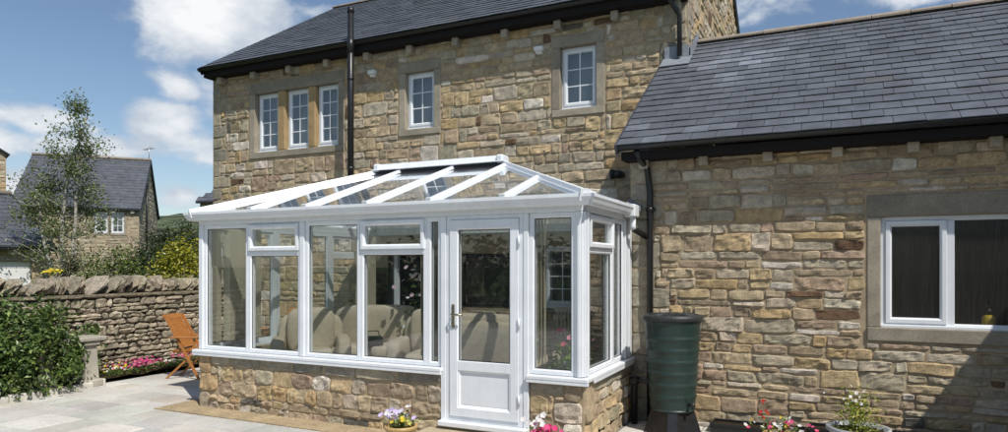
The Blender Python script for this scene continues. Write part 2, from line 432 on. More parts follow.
def upvc_light(parent, P, rect, d, cols=2, rows=3, fw=.045, sw=.05, gmat='upglass', opening=True, barw=.018, name='window'):
    """fixed outer frame + opening sash + glazing bars + pane, inside rect at depth d (negative = set back)"""
    u0, v0, u1, v1 = rect
    mb = MB(); mb.ring(rect, prof(fw, d-.05, d), P)
    mb.box((u0-.002, v0-.028, d-.05), (u1+.002, v0+.002, d+.035), P=P, bev=.006)
    f = obj(name, mb, 'upvc', parent)
    i = (u0+fw-.008, v0+fw-.008, u1-fw+.008, v1-fw+.008)
    if opening:
        mb = MB(); mb.ring(i, prof(sw, d-.04, d+.016, .016), P); obj('sash', mb, 'upvc', f)
        g = (i[0]+sw-.006, i[1]+sw-.006, i[2]-sw+.006, i[3]-sw+.006)
    else: g = (u0+fw-.006, v0+fw-.006, u1-fw+.006, v1-fw+.006)
    mb = MB(); mb.box((g[0], g[1], d-.030), (g[2], g[3], d-.012), P=P); obj('pane', mb, gmat, f)
    if cols*rows > 1:
        mb = MB()
        for c in range(1, cols):
            x = g[0]+(g[2]-g[0])*c/cols; mb.box((x-barw/2, g[1], d-.0115), (x+barw/2, g[3], d-.004), P=P)
        for k in range(1, rows):
            y = g[1]+(g[3]-g[1])*k/rows; mb.box((g[0], y-barw/2, d-.0112), (g[2], y+barw/2, d-.0045), P=P)
        obj('glazing_bar', mb, 'upvc', f)
    return f

def slate_roof(name, parent, P, U, L, gauge=.23, wid=.30, r=None, umin=None, umax=None, stain=None, tone=1.0, thick=.008, base='slate'):
    """P(u, s, d): s = distance up the slope. U = (u0,u1) and umin/umax(s) clip."""
    r = r or np.random.default_rng(5); mb = MB(); n = int(math.ceil(L/gauge))
    for k in range(n):
        s0 = k*gauge-.02; s1 = min(s0+gauge*1.25+.02, L)
        a = umin(max(s0, 0)) if umin else U[0]; b = umax(max(s0, 0)) if umax else U[1]
        u = a-(wid*.5 if k % 2 else 0)
        while u < b-.01:
            w = wid*r.uniform(.94, 1.06); x0 = max(u+.0025, a); x1 = min(u+w-.0025, b); u += w
            if x1-x0 < .02: continue
            t = tone*r.uniform(.89, 1.10); c = np.array((.092, .099, .114))*t
            if r.random() < .012: c = np.array((.10, .10, .10))*t
            if stain: c = c*stain((x0+x1)/2, s0, r)
            lift = .020+r.uniform(0, .006); jx = r.normal(0, .0015); js = r.normal(0, .003)
            lo = s0+js; tl = lift-.001
            pts = [P(x0, lo, lift-thick), P(x1, lo+jx, lift-thick), P(x1, s1, -.002), P(x0, s1, -.002),
                   P(x0, lo, lift), P(x1, lo+jx, lift), P(x1, s1, thick-.002), P(x0, s1, thick-.002)]
            mb.hexa(pts, c)
    # boarding under the slates
    us = [umin(0) if umin else U[0], umax(0) if umax else U[1], umax(L) if umax else U[1], umin(L) if umin else U[0]]
    ss = [0, 0, L, L]
    mb.hexa([P(us[i], ss[i], -.05) for i in range(4)]+[P(us[i], ss[i], -.006) for i in range(4)], (.03, .03, .03))
    return obj(name, mb, 'slate', parent)

def slope(Y0, Z0, ang, back=False):
    c, s = math.cos(ang), math.sin(ang)
    return lambda u, t, d: (u, Y0+t*c-d*s, Z0+t*s+d*c)

def gutter(parent, u0, u1, Yb, Z, r=.06, name='gutter', mat='black', axis='x', joints=2.0):
    """half round gutter, Yb=centre line, Z=top"""
    mb = MB(); n = 10; V = []
    for x in (u0, u1):
        for k in range(n+1):
            t = math.pi*k/n; V.append((x, Yb-r*math.cos(t), Z-r*math.sin(t)*.95))
        for k in range(n+1):
            t = math.pi*k/n; V.append((x, Yb-(r-.006)*math.cos(t), Z-(r-.006)*math.sin(t)*.95))
    N = 2*(n+1); F = []
    for k in range(n): F.append((k, k+1, N+k+1, N+k)); F.append((n+1+k, N+n+1+k, N+n+2+k, n+2+k))
    F += [(0, N, N+n+1, n+1), (n, 2*n+1, N+2*n+1, N+n)]
    if axis == 'y': V = [(-(y), x, z) for x, y, z in V]
    mb.add(V, F, smooth=True)
    for x in (u0, u1):
        pr = [(x, Yb-r*math.cos(math.pi*k/n), Z-r*math.sin(math.pi*k/n)*.95) for k in range(n+1)]
        if axis == 'y': pr = [(-y, xx, z) for xx, y, z in pr]
        mb.add(pr, [tuple(range(n+1))])
    x = u0+joints*.6
    while x < u1:
        V2 = [(x+dx, Yb-(r+.007)*math.cos(math.pi*k/n), Z+.004-(r+.007)*math.sin(math.pi*k/n)*.95) for dx in (-.05, .05) for k in range(n+1)]
        if axis == 'y': V2 = [(-y, xx, z) for xx, y, z in V2]
        mb.add(V2, [(k, k+1, n+2+k, n+1+k) for k in range(n)], smooth=True); x += joints
    return obj(name, mb, mat, parent)

def corbels(parent, us, P, v0, v1, w=.11, d=.17):
    for k, u in enumerate(us):
        mb = MB(); c = ash(); c = tuple(x*1.25 for x in c)
        mb.box((u-w/2, v0, -.05), (u+w/2, v1, d), c, P=P, bev=.008)
        obj('corbel', mb, 'ashlar', parent)

def downpipe(parent, pts, r=.034, brackets=(), wallY=None):
    mb = MB(); mb.tube(pts, r, 12)
    for z in brackets:
        x, y = pts[-1][0], pts[-1][1]
        mb.tube([(x, y, z-.025), (x, y, z+.025)], r+.008, 12)
        if wallY: mb.box((x-.05, y, z-.02), (x+.05, wallY+.01, z+.02), bev=.004)
    return obj('downpipe', mb, 'black', parent)

# ================================================================== GROUND, PATIO
mb = MB(); mb.add([(-1800, -600, -.07), (1800, -600, -.07), (1800, 2400, -.07), (-1800, 2400, -.07)], [(0, 1, 2, 3)]); struct('ground', mb, 'grass')

def patio():
    r = np.random.default_rng(21); mb = MB()
    mb.box((-9.75, -6, -.065), (2.7, 5.64, -.010), (.3, .28, .25), 1)
    mb.box((-9.85, 5.64, -.065), (-7.30, 14, -.010), (.3, .28, .25), 1)
    mb.box((-2.05, 5.645, -.065), (2.7, 7.62, -.010), (.3, .28, .25), 1)
    pal = [((.55, .53, .48), 30), ((.57, .545, .48), 24), ((.52, .505, .465), 20), ((.56, .51, .44), 9), ((.60, .58, .53), 14)]
    def slabs(x0, x1, y0, y1):
        y = y0
        while y < y1-.01:
            h = float(r.choice([.30, .45, .6]))
            if y1-(y+h) < .25: h = y1-y
            x = x0-r.uniform(0, .5)
            while x < x1-.01:
                w = float(r.choice([.3, .45, .6, .6, .9])); a = max(x, x0); b = min(x+w, x1); x += w
                if b-a < .05: continue
                split = h > .55 and r.random() < .25
                for (p, q) in ([(y, y+h/2), (y+h/2, y+h)] if split else [(y, y+h)]):
                    dz = r.uniform(-.002, .002)
                    mb.box((a+.006, p+.006, -.04), (b-.006, q-.006, dz), pick(pal, r), 0, bev=.006)
            y += h
    slabs(-9.6, 2.7, -5, 5.61); slabs(-9.8, -7.50, 5.615, 14); slabs(-2.0, 2.7, 5.615, 7.6)
    return mb
struct('patio', patio(), ['paving', 'joint'])
mb = MB(); mb.box((-7.49, 5.62, -.03), (-2.02, 5.99, .004)); mb.box((-7.49, 5.992, -.03), (-7.14, 9.6, .0035)); struct('path', mb, 'sandstrip')
def bed():
    mb = MB(); N = 24
    for (x0, x1, y0, y1) in ((-10.5, -9.62, 2, 6.35), (-10.5, -9.88, 6.36, 10.5)):
        xs = np.linspace(x0, x1, 8); ys = np.linspace(y0, y1, 40); X, Y = np.meshgrid(xs, ys, indexing='ij')
        Z = .045+.03*vnoise(X*5, Y*5); i = np.arange(7*39); a = (i//39)*40+i % 39
        mb.add(np.stack([X.ravel(), Y.ravel(), Z.ravel()], 1), np.stack([a, a+40, a+41, a+1], 1), smooth=True)
    return mb
struct('flower_bed', bed(), 'soil')
# sett edging of the bed
t = thing('bed_edging', 'row of pale squared stone setts edging the bed under the big bush', 'edging', (-9.55, 4.5, 0))
mb = MB(); r = np.random.default_rng(4); y = 2.2
while y < 6.25:
    l = r.uniform(.16, .26); X = -9.50-.05*max(0, y-4.9)-.2*max(0, y-5.7)
    mb.box((X-.06+r.uniform(-.01, .01), y, -.03), (X+.06+r.uniform(-.01, .01), y+l-.015, .085+r.uniform(-.012, .012)), np.array((.60, .57, .50))*r.uniform(.85, 1.1), bev=.014); y += l
obj('setts', mb, 'ashlar', t)

# ================================================================== MAIN HOUSE
HY, HX0, HX1 = 9.7, -11.16, -1.76
house = thing('stone_house', 'two storey rubble stone house with dark slate roof rising behind the white conservatory', 'house', (-6.5, 9.7, 0))
P = front(HY)
w3 = (-10.02, 3.96, -7.985, 5.10)          # three light opening
w1 = (-6.53, 4.10, -5.955, 5.08); w2 = (-3.69, 4.16, -3.11, 5.12)
door_h = (-7.35, .12, -6.15, 2.05); winA = (-5.45, 1.10, -4.40, 1.95); winB = (-3.98, 1.10, -3.36, 2.08)
def grow(q, l, b, r_, t_): return (q[0]-l, q[1]-b, q[2]+r_, q[3]+t_)
skips = [grow(w3, .16, .14, .16, .22), grow(w1, .15, .13, .13, .19), grow(w2, .14, .13, .15, .19),
         grow(door_h, .08, 0, .08, .12), grow(winA, .06, .06, .06, .12), grow(winB, .06, .06, .06, .12)]
stone_wall('front_wall', house, P, HX0, HX1, -.05, 5.60, holes=[w3, w1, w2, door_h, winA, winB], skip=skips, seed=11, q_left=True, q_right=True, res=.04,
           extra=[(-7.98+.165, v, -7.98+.165+.28, v+.27) for v in (3.2, 3.5, 3.8)])
RZ0, RY0, RANG = 5.66, 9.36, math.atan2(2.58, 4.05); RL = math.hypot(2.58, 4.05); RIDY = RY0+4.05; RIDZ = RZ0+2.58
def gable(off): return lambda u: np.minimum(RZ0+(np.asarray(u)-RY0)*2.58/4.05, RZ0+(2*RIDY-RY0-np.asarray(u))*2.58/4.05)-off
stone_wall('gable_wall', house, right(HX1), 9.7, 2*RIDY-9.7, 2.8, 8.3, seed=13, q_left=True, res=.06, vmax=gable(.05), backmax=5.6, back0=.302)
mb = MB()
for X, sg in ((HX1, -1), (HX0, 1)):     # gable triangles behind the stones
    pts = [(X, 9.75, 5.55), (X, 2*RIDY-9.75, 5.55), (X, RIDY, RIDZ-.1)]
    back = [(X+sg*.3, y, z) for _, y, z in pts]
    mb.add(pts+back, [(0, 1, 2), (3, 5, 4), (0, 3, 4, 1), (1, 4, 5, 2), (2, 5, 3, 0)])
    if sg == 1: mb.box((X, 10.002, -.05), (X+.3, 2*RIDY-9.7, 5.545))
mb.box((HX0+.302, 2*RIDY-9.99, -.05), (HX1-.302, 2*RIDY-9.7, 5.6))
obj('rear_wall', mb, 'mortar', house)
mb = MB(); mb.box((HX0+.3, 10.0, 2.55), (HX1-.3, 2*RIDY-10, 2.7)); mb.box((HX0+.3, 10.0, -.05), (HX1-.3, 2*RIDY-10, .1)); mb.box((HX0+.3, 10.0, 5.45), (HX1-.3, 2*RIDY-10, 5.55))
mb.box((HX0+.3, 13.0, .1), (HX1-.3, 13.1, 5.45))
obj('inner_floor', mb, 'room', house)
rr = np.random.default_rng(31)
slate_roof('roof', house, slope(RY0, RZ0, RANG), (HX0+.04, HX1+.06), RL, .205, .28, rr)
rb = slope(2*RIDY-RY0, RZ0, math.pi-RANG)
mb = MB(); Pb = lambda u, s, d: (u, 2*RIDY-RY0-s*math.cos(RANG)+d*math.sin(RANG), RZ0+s*math.sin(RANG)+d*math.cos(RANG))
mb.hexa([Pb(HX0+.04, 0, -.05), Pb(HX1+.06, 0, -.05), Pb(HX1+.06, RL, -.05), Pb(HX0+.04, RL, -.05), Pb(HX0+.04, 0, .01), Pb(HX1+.06, 0, .01), Pb(HX1+.06, RL, .01), Pb(HX0+.04, RL, .01)], (.07, .076, .09))
obj('rear_roof', mb, 'slate', house)
def ridge(parent, u0, u1, Y, Z, L=.45, w=.13, h=.085, mat='quarry', col=(.3, .25, .2)):
    mb = MB(); u = u0
    while u < u1-.02:
        e = min(u+L-.008, u1); g = .006 if int((u-u0)/L) % 2 else 0
        V = [(x, Y+dy, Z+dz) for x in (u, e) for dy, dz in ((-w, -h-g), (-w, -h+.02), (-.02, g), (.02, g), (w, -h+.02), (w, -h))]
        mb.add(V, [(0, 1, 7, 6), (1, 2, 8, 7), (2, 3, 9, 8), (3, 4, 10, 9), (4, 5, 11, 10), (0, 6, 11, 5), (0, 5, 4, 3, 2, 1), (6, 7, 8, 9, 10, 11)], col); u += L
    return obj('ridge_tiles', mb, mat, parent)
ridge(house, HX0+.03, HX1+.07, RIDY, RIDZ+.06, col=(.3, .25, .2))
mb = MB()
for X in (HX0+.0, HX1+.02):          # dark verge boards
    mb = MB(); S = slope(RY0, RZ0, RANG); mb.hexa([S(X, -.02, -.13), S(X+.03, -.02, -.13), S(X+.03, RL, -.13), S(X, RL, -.13), S(X, -.02, .012), S(X+.03, -.02, .012), S(X+.03, RL, .012), S(X, RL, .012)])
    mb.hexa([Pb(X, -.02, -.13), Pb(X+.03, -.02, -.13), Pb(X+.03, RL, -.13), Pb(X, RL, -.13), Pb(X, -.02, .012), Pb(X+.03, -.02, .012), Pb(X+.03, RL, .012), Pb(X, RL, .012)])
    obj('verge', mb, 'black', house)
gutter(house, HX0-.06, HX1+.02, 9.42, 5.665, .062)
mb = MB(); mb.box((HX0, 9.47, 5.50), (HX1, 9.70, 5.63)); obj('soffit_board', mb, 'dark', house)
corbels(house, [-10.85+k*.895 for k in range(11) if abs(-10.85+k*.895+7.42) > .15], P, 5.37, 5.50, d=.15)
mb = MB(); x, y = -7.42, 9.345
mb.tube([(x, y, 3.1), (x, y, 6.22)], .055, 14); mb.tube([(x, y, 6.14), (x, y, 6.23)], .062, 14); mb.tube([(x, y, 5.45), (x, y, 5.72)], .064, 14)
for z in (3.45, 5.0): mb.tube([(x, y, z-.03), (x, y, z+.03)], .060, 14)
obj('vent_pipe', mb, 'black', house)
downpipe(house, [(-1.98, 9.42, 5.62), (-1.98, 9.44, 5.50), (-1.86, 9.60, 5.30), (-1.86, 9.60, 4.72)], .036)
# upper windows
f3 = (w3[0], w3[1], w3[2], w3[3])
for k, (a, b) in enumerate(((-10.0, -9.44), (-9.25, -8.69), (-8.51, -7.99))):
    f = upvc_light(house, P, (a+.002, w3[1]+.03, b-.002, w3[3]-.004), -.09, 2, 4)
    if k == 0: surround(P, w3, .20, .12, .14, .14, f, mull=((-9.44, -9.25), (-8.69, -8.51)))
for q in (w1, w2):
    f = upvc_light(house, P, (q[0]+.002, q[1]+.03, q[2]-.002, q[3]-.004), -.09, 2, 3)
    surround(P, q, .17, .11, .13, .13, f)
for q in (w3, w1, w2):      # blinds behind the upper panes
    mb = MB(); mb.box((q[0]-.1, q[1]-.1, -.345), (q[2]+.1, q[3]+.1, -.335), P=P)
    obj('net_curtain', mb, 'blind', house)
# ground floor openings inside the conservatory
f = upvc_light(house, P, (winB[0]+.01, winB[1]+.03, winB[2]-.01, winB[3]-.01), -.05, 2, 4)
surround(P, winB, .10, .08, .05, .05, f)
mb = MB(); mb.ring(winA, prof(.05, -.10, .01), P); f = obj('dark_opening_frame', mb, 'dark', house)  # added dark opening standing in for a dark reflection in the door glass
mb = MB(); mb.box((winA[0]+.045, winA[1]+.045, -.07), (winA[2]-.045, winA[3]-.045, -.055), P=P); obj('pane', mb, 'glass', f)
mb = MB(); mb.ring((door_h[0], door_h[1]-.1, door_h[2], door_h[3]), prof(.06, -.12, -.03), P); mb.box((-6.79, .1, -.11), (-6.72, 2.0, -.04), P=P)
d_ = obj('doorway_frame', mb, 'upvc', house)
mb = MB(); mb.box((-7.29, .14, -.09), (-6.79, 1.99, -.075), P=P); obj('pane', mb, 'glass', d_)
# small fittings on the wall
for (u, v) in ((-7.19, 5.16), (-4.02, 5.13)):
    mb = MB(); mb.box((u-.075, v-.035, .0), (u+.075, v+.04, .10), P=P, bev=.012); mb.box((u-.05, v-.075, .0), (u+.05, v-.035, .07), P=P, bev=.01)
    obj('wall_vent', mb, 'white', house)
mb = MB(); mb.tube([(-2.72, 9.66, 3.10), (-2.72, 9.57, 3.10), (-2.82, 9.55, 3.10)], .06, 12); mb.tube([(-2.84, 9.55, 3.10), (-2.80, 9.55, 3.10)], .075, 12); obj('flue_outlet', mb, 'black', house)

# ================================================================== WING
WY, WX0, WX1 = 7.65, -2.04, 6.2
wing = thing('side_wing', 'single storey rubble stone wing with slate roof right of the conservatory', 'building', (2, 7.65, 0))
P = front(WY)
ww = (.49, 1.15, 2.55, 2.25)
WRY, WRZ, WA = 7.30, 3.10, math.atan2(1.97, 2.97); WL = math.hypot(1.97, 2.97); WRIDY = WRY+2.97; WRIDZ = WRZ+1.97
stone_wall('front_wall', wing, P, WX0, WX1, -.05, 3.02, holes=[ww], skip=[grow(ww, .135, .15, .15, .23), (2.9, -.1, 6.3, 3.1)], seed=17, q_left=True, res=.026, hb=(.105, .235), wb=(.15, .50), depth=.020)
mb = MB()
mb.box((WX0, 7.955, -.05), (WX0+.25, 9.68, 3.02)); mb.box((WX1-.3, 7.96, -.05), (WX1, 13.2, 3.02)); mb.box((HX1+.01, 12.9, -.05), (WX1-.3, 13.2, 3.02))
mb.add([(WX0, 7.66, 3.0), (WX0, 9.68, 3.0), (WX0, 9.68, 4.55), (WX0+.25, 7.66, 3.0), (WX0+.25, 9.68, 3.0), (WX0+.25, 9.68, 4.55)], [(0, 2, 1), (3, 4, 5), (0, 1, 4, 3), (1, 2, 5, 4), (2, 0, 3, 5)])
obj('inner_wall', mb, 'plaster', wing)
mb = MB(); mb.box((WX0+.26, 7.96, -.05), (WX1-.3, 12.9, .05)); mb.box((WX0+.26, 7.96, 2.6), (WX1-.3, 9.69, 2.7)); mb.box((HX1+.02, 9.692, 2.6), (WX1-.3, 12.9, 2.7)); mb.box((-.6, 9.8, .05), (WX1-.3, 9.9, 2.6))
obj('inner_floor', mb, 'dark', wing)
def wmin(s):
    y = WRY+s*math.cos(WA); return -2.10 if y < 9.62 else HX1+.02
def stain(x, s, r):
    g = math.exp(-((x+1.0)/.55)**2)*math.exp(-((s-2.3)/.75)**2)
    k = 1+1.5*g*(r.random()**1.3)
    if x < -.9 and s < .8 and r.random() < .25: k *= 1.5
    return k
slate_roof('roof', wing, slope(WRY, WRZ, WA), (-2.1, WX1+.1), WL, .188, .275, np.random.default_rng(8), umin=wmin, umax=lambda s: WX1+.1, stain=stain, tone=1.05)
Pw = lambda u, s, d: (u, 2*WRIDY-WRY-s*math.cos(WA)+d*math.sin(WA), WRZ+s*math.sin(WA)+d*math.cos(WA))
mb = MB(); mb.hexa([Pw(HX1+.02, 0, -.05), Pw(WX1+.1, 0, -.05), Pw(WX1+.1, WL, -.05), Pw(HX1+.02, WL, -.05), Pw(HX1+.02, 0, .01), Pw(WX1+.1, 0, .01), Pw(WX1+.1, WL, .01), Pw(HX1+.02, WL, .01)], (.07, .076, .09)); obj('rear_roof', mb, 'slate', wing)
ridge(wing, HX1+.06, WX1+.1, WRIDY, WRIDZ+.055, w=.12, h=.07)
mb = MB(); S = slope(WRY, WRZ, WA); s1 = (9.66-WRY)/math.cos(WA)
mb.hexa([S(-2.13, -.02, -.10), S(-2.10, -.02, -.10), S(-2.10, s1, -.10), S(-2.13, s1, -.10), S(-2.13, -.02, .012), S(-2.10, -.02, .012), S(-2.10, s1, .012), S(-2.13, s1, .012)], (.05, .052, .06))
obj('verge', mb, 'slate', wing)
mb = MB()      # lead flashings against the house
zf = WRZ+(9.69-WRY)*1.97/2.97
mb.hexa([(-2.10, 9.42, zf-.145), (-1.70, 9.42, zf-.145), (-1.70, 9.685, zf+.035), (-2.10, 9.685, zf+.035), (-2.10, 9.415, zf-.135), (-1.70, 9.415, zf-.135), (-1.70, 9.675, zf+.045), (-2.10, 9.675, zf+.045)])
mb.box((-2.08, 9.655, zf+.03), (-1.74, 9.668, zf+.20))
for k in range(4):
    y0 = 9.68+k*.15; z0 = WRZ+(y0-WRY)*1.97/2.97
    mb.hexa([(HX1+.034, y0, z0), (HX1+.046, y0, z0), (HX1+.046, y0+.16, z0+.10), (HX1+.034, y0+.16, z0+.10), (HX1+.034, y0, z0+.20), (HX1+.046, y0, z0+.20), (HX1+.046, y0+.16, z0+.26), (HX1+.034, y0+.16, z0+.26)])
obj('lead_flashing', mb, 'lead', wing)
gutter(wing, -2.13, WX1, 7.35, 3.105, .062, joints=1.9)
mb = MB(); mb.box((WX0-.04, 7.40, 2.95), (WX1, 7.65, 3.04)); obj('soffit_board', mb, 'dark', wing)
corbels(wing, [-1.86+.655*k for k in range(7)], P, 2.86, 2.97, w=.10, d=.14)
downpipe(wing, [(-1.90, 7.37, 3.04), (-1.88, 7.45, 2.96), (-1.83, 7.585, 2.86), (-1.80, 7.59, 2.6), (-1.80, 7.59, .05)], .036, brackets=(2.4,), wallY=7.64)
mb = MB(); mb.ring(ww, prof(.05, -.10, -.045), P); mb.box((ww[0]-.002, ww[1]-.004, -.10), (ww[2]+.002, ww[1]+.03, -.008), P=P, bev=.006)
mb.box((1.045, ww[1]+.03, -.098), (1.115, ww[3]-.048, -.047), P=P, bev=.004)
f = obj('window', mb, 'upvc', wing)
surround(P, ww, .215, .135, .12, .12, f)
mb = MB(); mb.ring((.535, 1.195, 1.05, 2.205), prof(.055, -.09, -.030, .018), P); obj('sash', mb, 'upvc', f)
mb = MB(); mb.box((.585, 1.25, -.072), (1.0, 2.15, -.055), P=P); obj('pane', mb, 'obscure', f)
mb = MB(); mb.box((1.11, 1.175, -.085), (2.505, 2.205, -.068), P=P); obj('pane', mb, 'obscure', f)
mb = MB(); mb.box((.3, 1.09, -.60), (2.7, 1.14, -.305), P=P, bev=.01); obj('inner_sill', mb, 'plaster', wing)
t = thing('soap_bottle', 'yellow bottle with dark cap standing behind the rippled pane of the wing window', 'bottle', (1.44, 7.85, 1.14))
mb = MB(); mb.lathe((0, 0, 0), [(.05, 0), (.055, .02), (.055, .11), (.03, .14)], 16); obj('bottle_body', mb, 'yellow', t, True)
mb = MB(); mb.lathe((0, 0, .14), [(.032, 0), (.032, .05), (.012, .06), (.012, .1)], 12); obj('cap', mb, 'black', t, True)
t.location = (1.44, 8.02, 1.14)

# projecting garage to the right: throws the shade on the wing
gar = thing('garage_block', 'low stone garage projecting forward at the right end of the wing', 'building', (4.6, 4.5, 0))
stone_wall('side_wall', gar, left(2.85), -7.3, -1.5, -.05, 3.0, seed=23, res=.12)
mb = MB(); mb.box((3.16, 1.5, -.05), (6.2, 1.8, 3.0)); mb.box((5.9, 1.81, -.05), (6.2, 7.3, 3.0)); obj('rear_wall', mb, 'stone', gar)
mb = MB(); mb.add([(2.6, 1.3, 3.02), (6.4, 1.3, 3.02), (6.4, 7.28, 3.02), (2.6, 7.28, 3.02), (4.5, 1.3, 4.3), (4.5, 7.28, 4.3)], [(0, 3, 2, 1), (0, 4, 5, 3), (1, 2, 5, 4), (0, 1, 4), (3, 5, 2)], (.07, .076, .09)); obj('roof', mb, 'slate', gar)

# ================================================================== CONSERVATORY
CY, CX0, CX1 = 5.97, -7.10, -2.04
cons = thing('conservatory', 'white framed glass conservatory on a low stone wall against the house', 'conservatory', (-4.57, 5.97, 0))
PF, PR, PL = front(CY), right(CX1), left(CX0)
ZS, ZH = .72, 2.27      # sill top, head
dw = np.random.default_rng(41)
def dwarf():
    mb = MB(); r = dw
    def wall(P, u0, u1, ql, qr, top=.68):
        hb = (.13, .21); rects = layout(u0, u1, -.04, top-.155, r, hb, (.13, .34)); qs = []
        if ql: qs += quoins(u0, -.04, top, r, 1, (.25, .34), (.17, .22))
        if qr: qs += quoins(u1, -.04, top, r, -1, (.25, .34), (.17, .22))
        add_stones(mb, clip_holes(rects, qs), P, r, res=.020, depth=.020, lump=.015, corner=.012)
        u = u0; tp = []
        while u < u1-.01:
            w = r.uniform(.35, .62)
            if u1-(u+w) < .25: w = u1-u
            tp.append((u, top-.155, u+w, top)); u += w
        add_stones(mb, clip_holes(tp, qs), P, r, res=.04, depth=.02, lump=.006, corner=.012, pal=PALG)
        add_stones(mb, qs, P, r, res=.03, depth=.03, lump=.010, corner=.018)
        backing(mb, u0, u1, -.04, top, [], P, .25)
    wall(PF, CX0, -3.56, True, False); wall(PF, -2.58, CX1, False, True)
    wall(PR, CY+.26, WY-.01, False, False); wall(PL, -9.6, -CY-.26, False, False)
    add_stones(mb, quoins(CY, -.04, .68, r, 1, (.25, .34), (.17, .22)), PR, r, res=.03, depth=.03, lump=.010, corner=.018)
    return obj('dwarf_wall', mb, ['stone', 'mortar'], cons)
dwarf()
mb = MB()
def sill(P, a, b): mb.box((a, ZS-.045, -.15), (b, ZS-.004, .07), P=P, bev=.008); mb.box((a, ZS-.075, .045), (b, ZS-.044, .066), P=P, bev=.004)
sill(PF, CX0-.07, -3.545); sill(PF, -2.60, CX1+.07); sill(PR, CY+.152, 7.63); sill(PL, -9.6, -CY-.152)
obj('sill', mb, 'upvc', cons)

def frame_fixed(P, u0, u1, v0=ZS, v1=ZH, w=.05, d=.0):
    mb = MB(); mb.ring((u0, v0, u1, v1), prof(w, d-.07, d, .014), P); mb.ring((u0+w-.002, v0+w-.002, u1-w+.002, v1-w+.002), prof(.009, d-.024, d-.015, .002), P, mat=1); f = obj('window_frame', mb, ['upvc', 'black'], cons)
    mb = MB(); mb.box((u0+w-.008, v0+w-.008, d-.045), (u1-w+.008, v1-w+.008, d-.025), P=P); obj('pane', mb, 'glass', f); return f
def frame_vent(P, u0, u1, v0=ZS, v1=ZH, w=.05, vt=1.93):
    mb = MB(); mb.ring((u0, v0, u1, vt), prof(w, -.07, 0, .014), P); mb.ring((u0, vt+.001, u1, v1), prof(.035, -.07, -.002, .010), P)
    mb.ring((u0+w-.002, v0+w-.002, u1-w+.002, vt-w+.002), prof(.009, -.024, -.015, .002), P, mat=1); f = obj('window_frame', mb, ['upvc', 'black'], cons)
    mb = MB(); mb.box((u0+w-.008, v0+w-.008, -.045), (u1-w+.008, vt-w+.008, -.025), P=P); obj('pane', mb, 'glass', f)
    mb = MB(); mb.ring((u0+.022, vt+.012, u1-.022, v1-.022), prof(.052, -.05, .028, .018), P)
    s = obj('opening_vent', mb, 'upvc', f)
    mb = MB(); mb.box((u0+.068, vt+.058, -.02), (u1-.068, v1-.068, -.005), P=P); obj('vent_pane', mb, 'glass', f)
    return f
def post(P, a, b, v0=ZS, v1=ZH, d=.022, groove=True):
    mb = MB(); mb.box((a, v0, -.07), (b, v1, d), P=P, bev=.006)
    if groove and b-a > .07:
        c = (a+b)/2; mb.box((c-.015, v0, d-.002), (c+.015, v1, d+.012), P=P, bev=.005)
    return obj('post', mb, 'upvc', cons)
post(PF, CX0, -7.03); post(PL, -CY-.07, -CY, d=.021)
frame_fixed(PF, -7.03, -6.28); frame_vent(PF, -6.28, -5.46)
post(PF, -5.458, -5.392, groove=False)
frame_fixed(PF, -5.39, -4.615); frame_vent(PF, -4.613, -3.755); frame_fixed(PF, -3.753, -3.575)
post(PF, -3.573, -3.51, v0=.14)
post(PF, -2.645, -2.59, v0=.14); frame_fixed(PF, -2.588, -2.115); post(PF, -2.113, CX1)
post(PR, CY, CY+.13, d=.021); frame_vent(PR, CY+.132, 6.93); frame_fixed(PR, 6.932, 7.36); post(PR, 7.362, 7.62)
u = -5.97-.07
for k in range(3):
    a = u-1.16*(k+1); b = u-1.16*k
    (frame_vent if k != 1 else frame_fixed)(PL, a+.02, b-.02); post(PL, a-.02, a+.019, groove=False)
# head / eaves beam
mb = MB()
for P_, a, b in ((PF, CX0, CX1), (PR, CY+.0705, 7.63), (PL, -9.6, -CY-.0705)):
    mb.box((a, ZH+.001, -.07), (b, ZH+.07, .02), P=P_, bev=.005)
    mb.box((a-.0, ZH+.071, -.07), (b+.0, ZH+.11, .045), P=P_, bev=.005)
obj('eaves_beam', mb, 'upvc', cons)
# ogee gutter
GP = [(.02, 2.335), (.02, 2.43), (.035, 2.43), (.10, 2.43), (.125, 2.425), (.125, 2.395), (.112, 2.375), (.10, 2.345), (.085, 2.325), (.05, 2.318)]
mb = MB()
def gut(P, a, b, ma, mb_):
    V = []
    for (uu, m_) in ((a, ma), (b, mb_)):
        for (d, v) in GP: V.append(P(uu+m_*d, v, d+.02))
    n = len(GP); F = [(k, (k+1) % n, n+(k+1) % n, n+k) for k in range(n)]; F += [tuple(range(n)), tuple(range(n, 2*n))[::-1]]
    mb.add(V, F)
gut(PF, CX0, CX1, -1, 1); gut(PR, CY-.0, 7.45, -1, 0); gut(PL, -9.55, -CY, 0, 1)
mb.box((7.25, 2.30, .03), (7.44, 2.44, .155), P=PR, bev=.012)
obj('eaves_gutter', mb, 'upvc', cons)
mb = MB(); mb.tube([(CX1+.10, 7.36, 2.34), (CX1+.10, 7.36, 2.20), (CX1+.105, 7.37, 2.17)], .036, 12); obj('gutter_outlet', mb, 'upvc', cons)
mb = MB(); mb.tube([(CX1+.105, 7.37, 2.21), (CX1+.11, 7.40, 2.165), (-1.83, 7.56, 2.09)], .034, 12); obj('connecting_pipe', mb, 'black', cons)
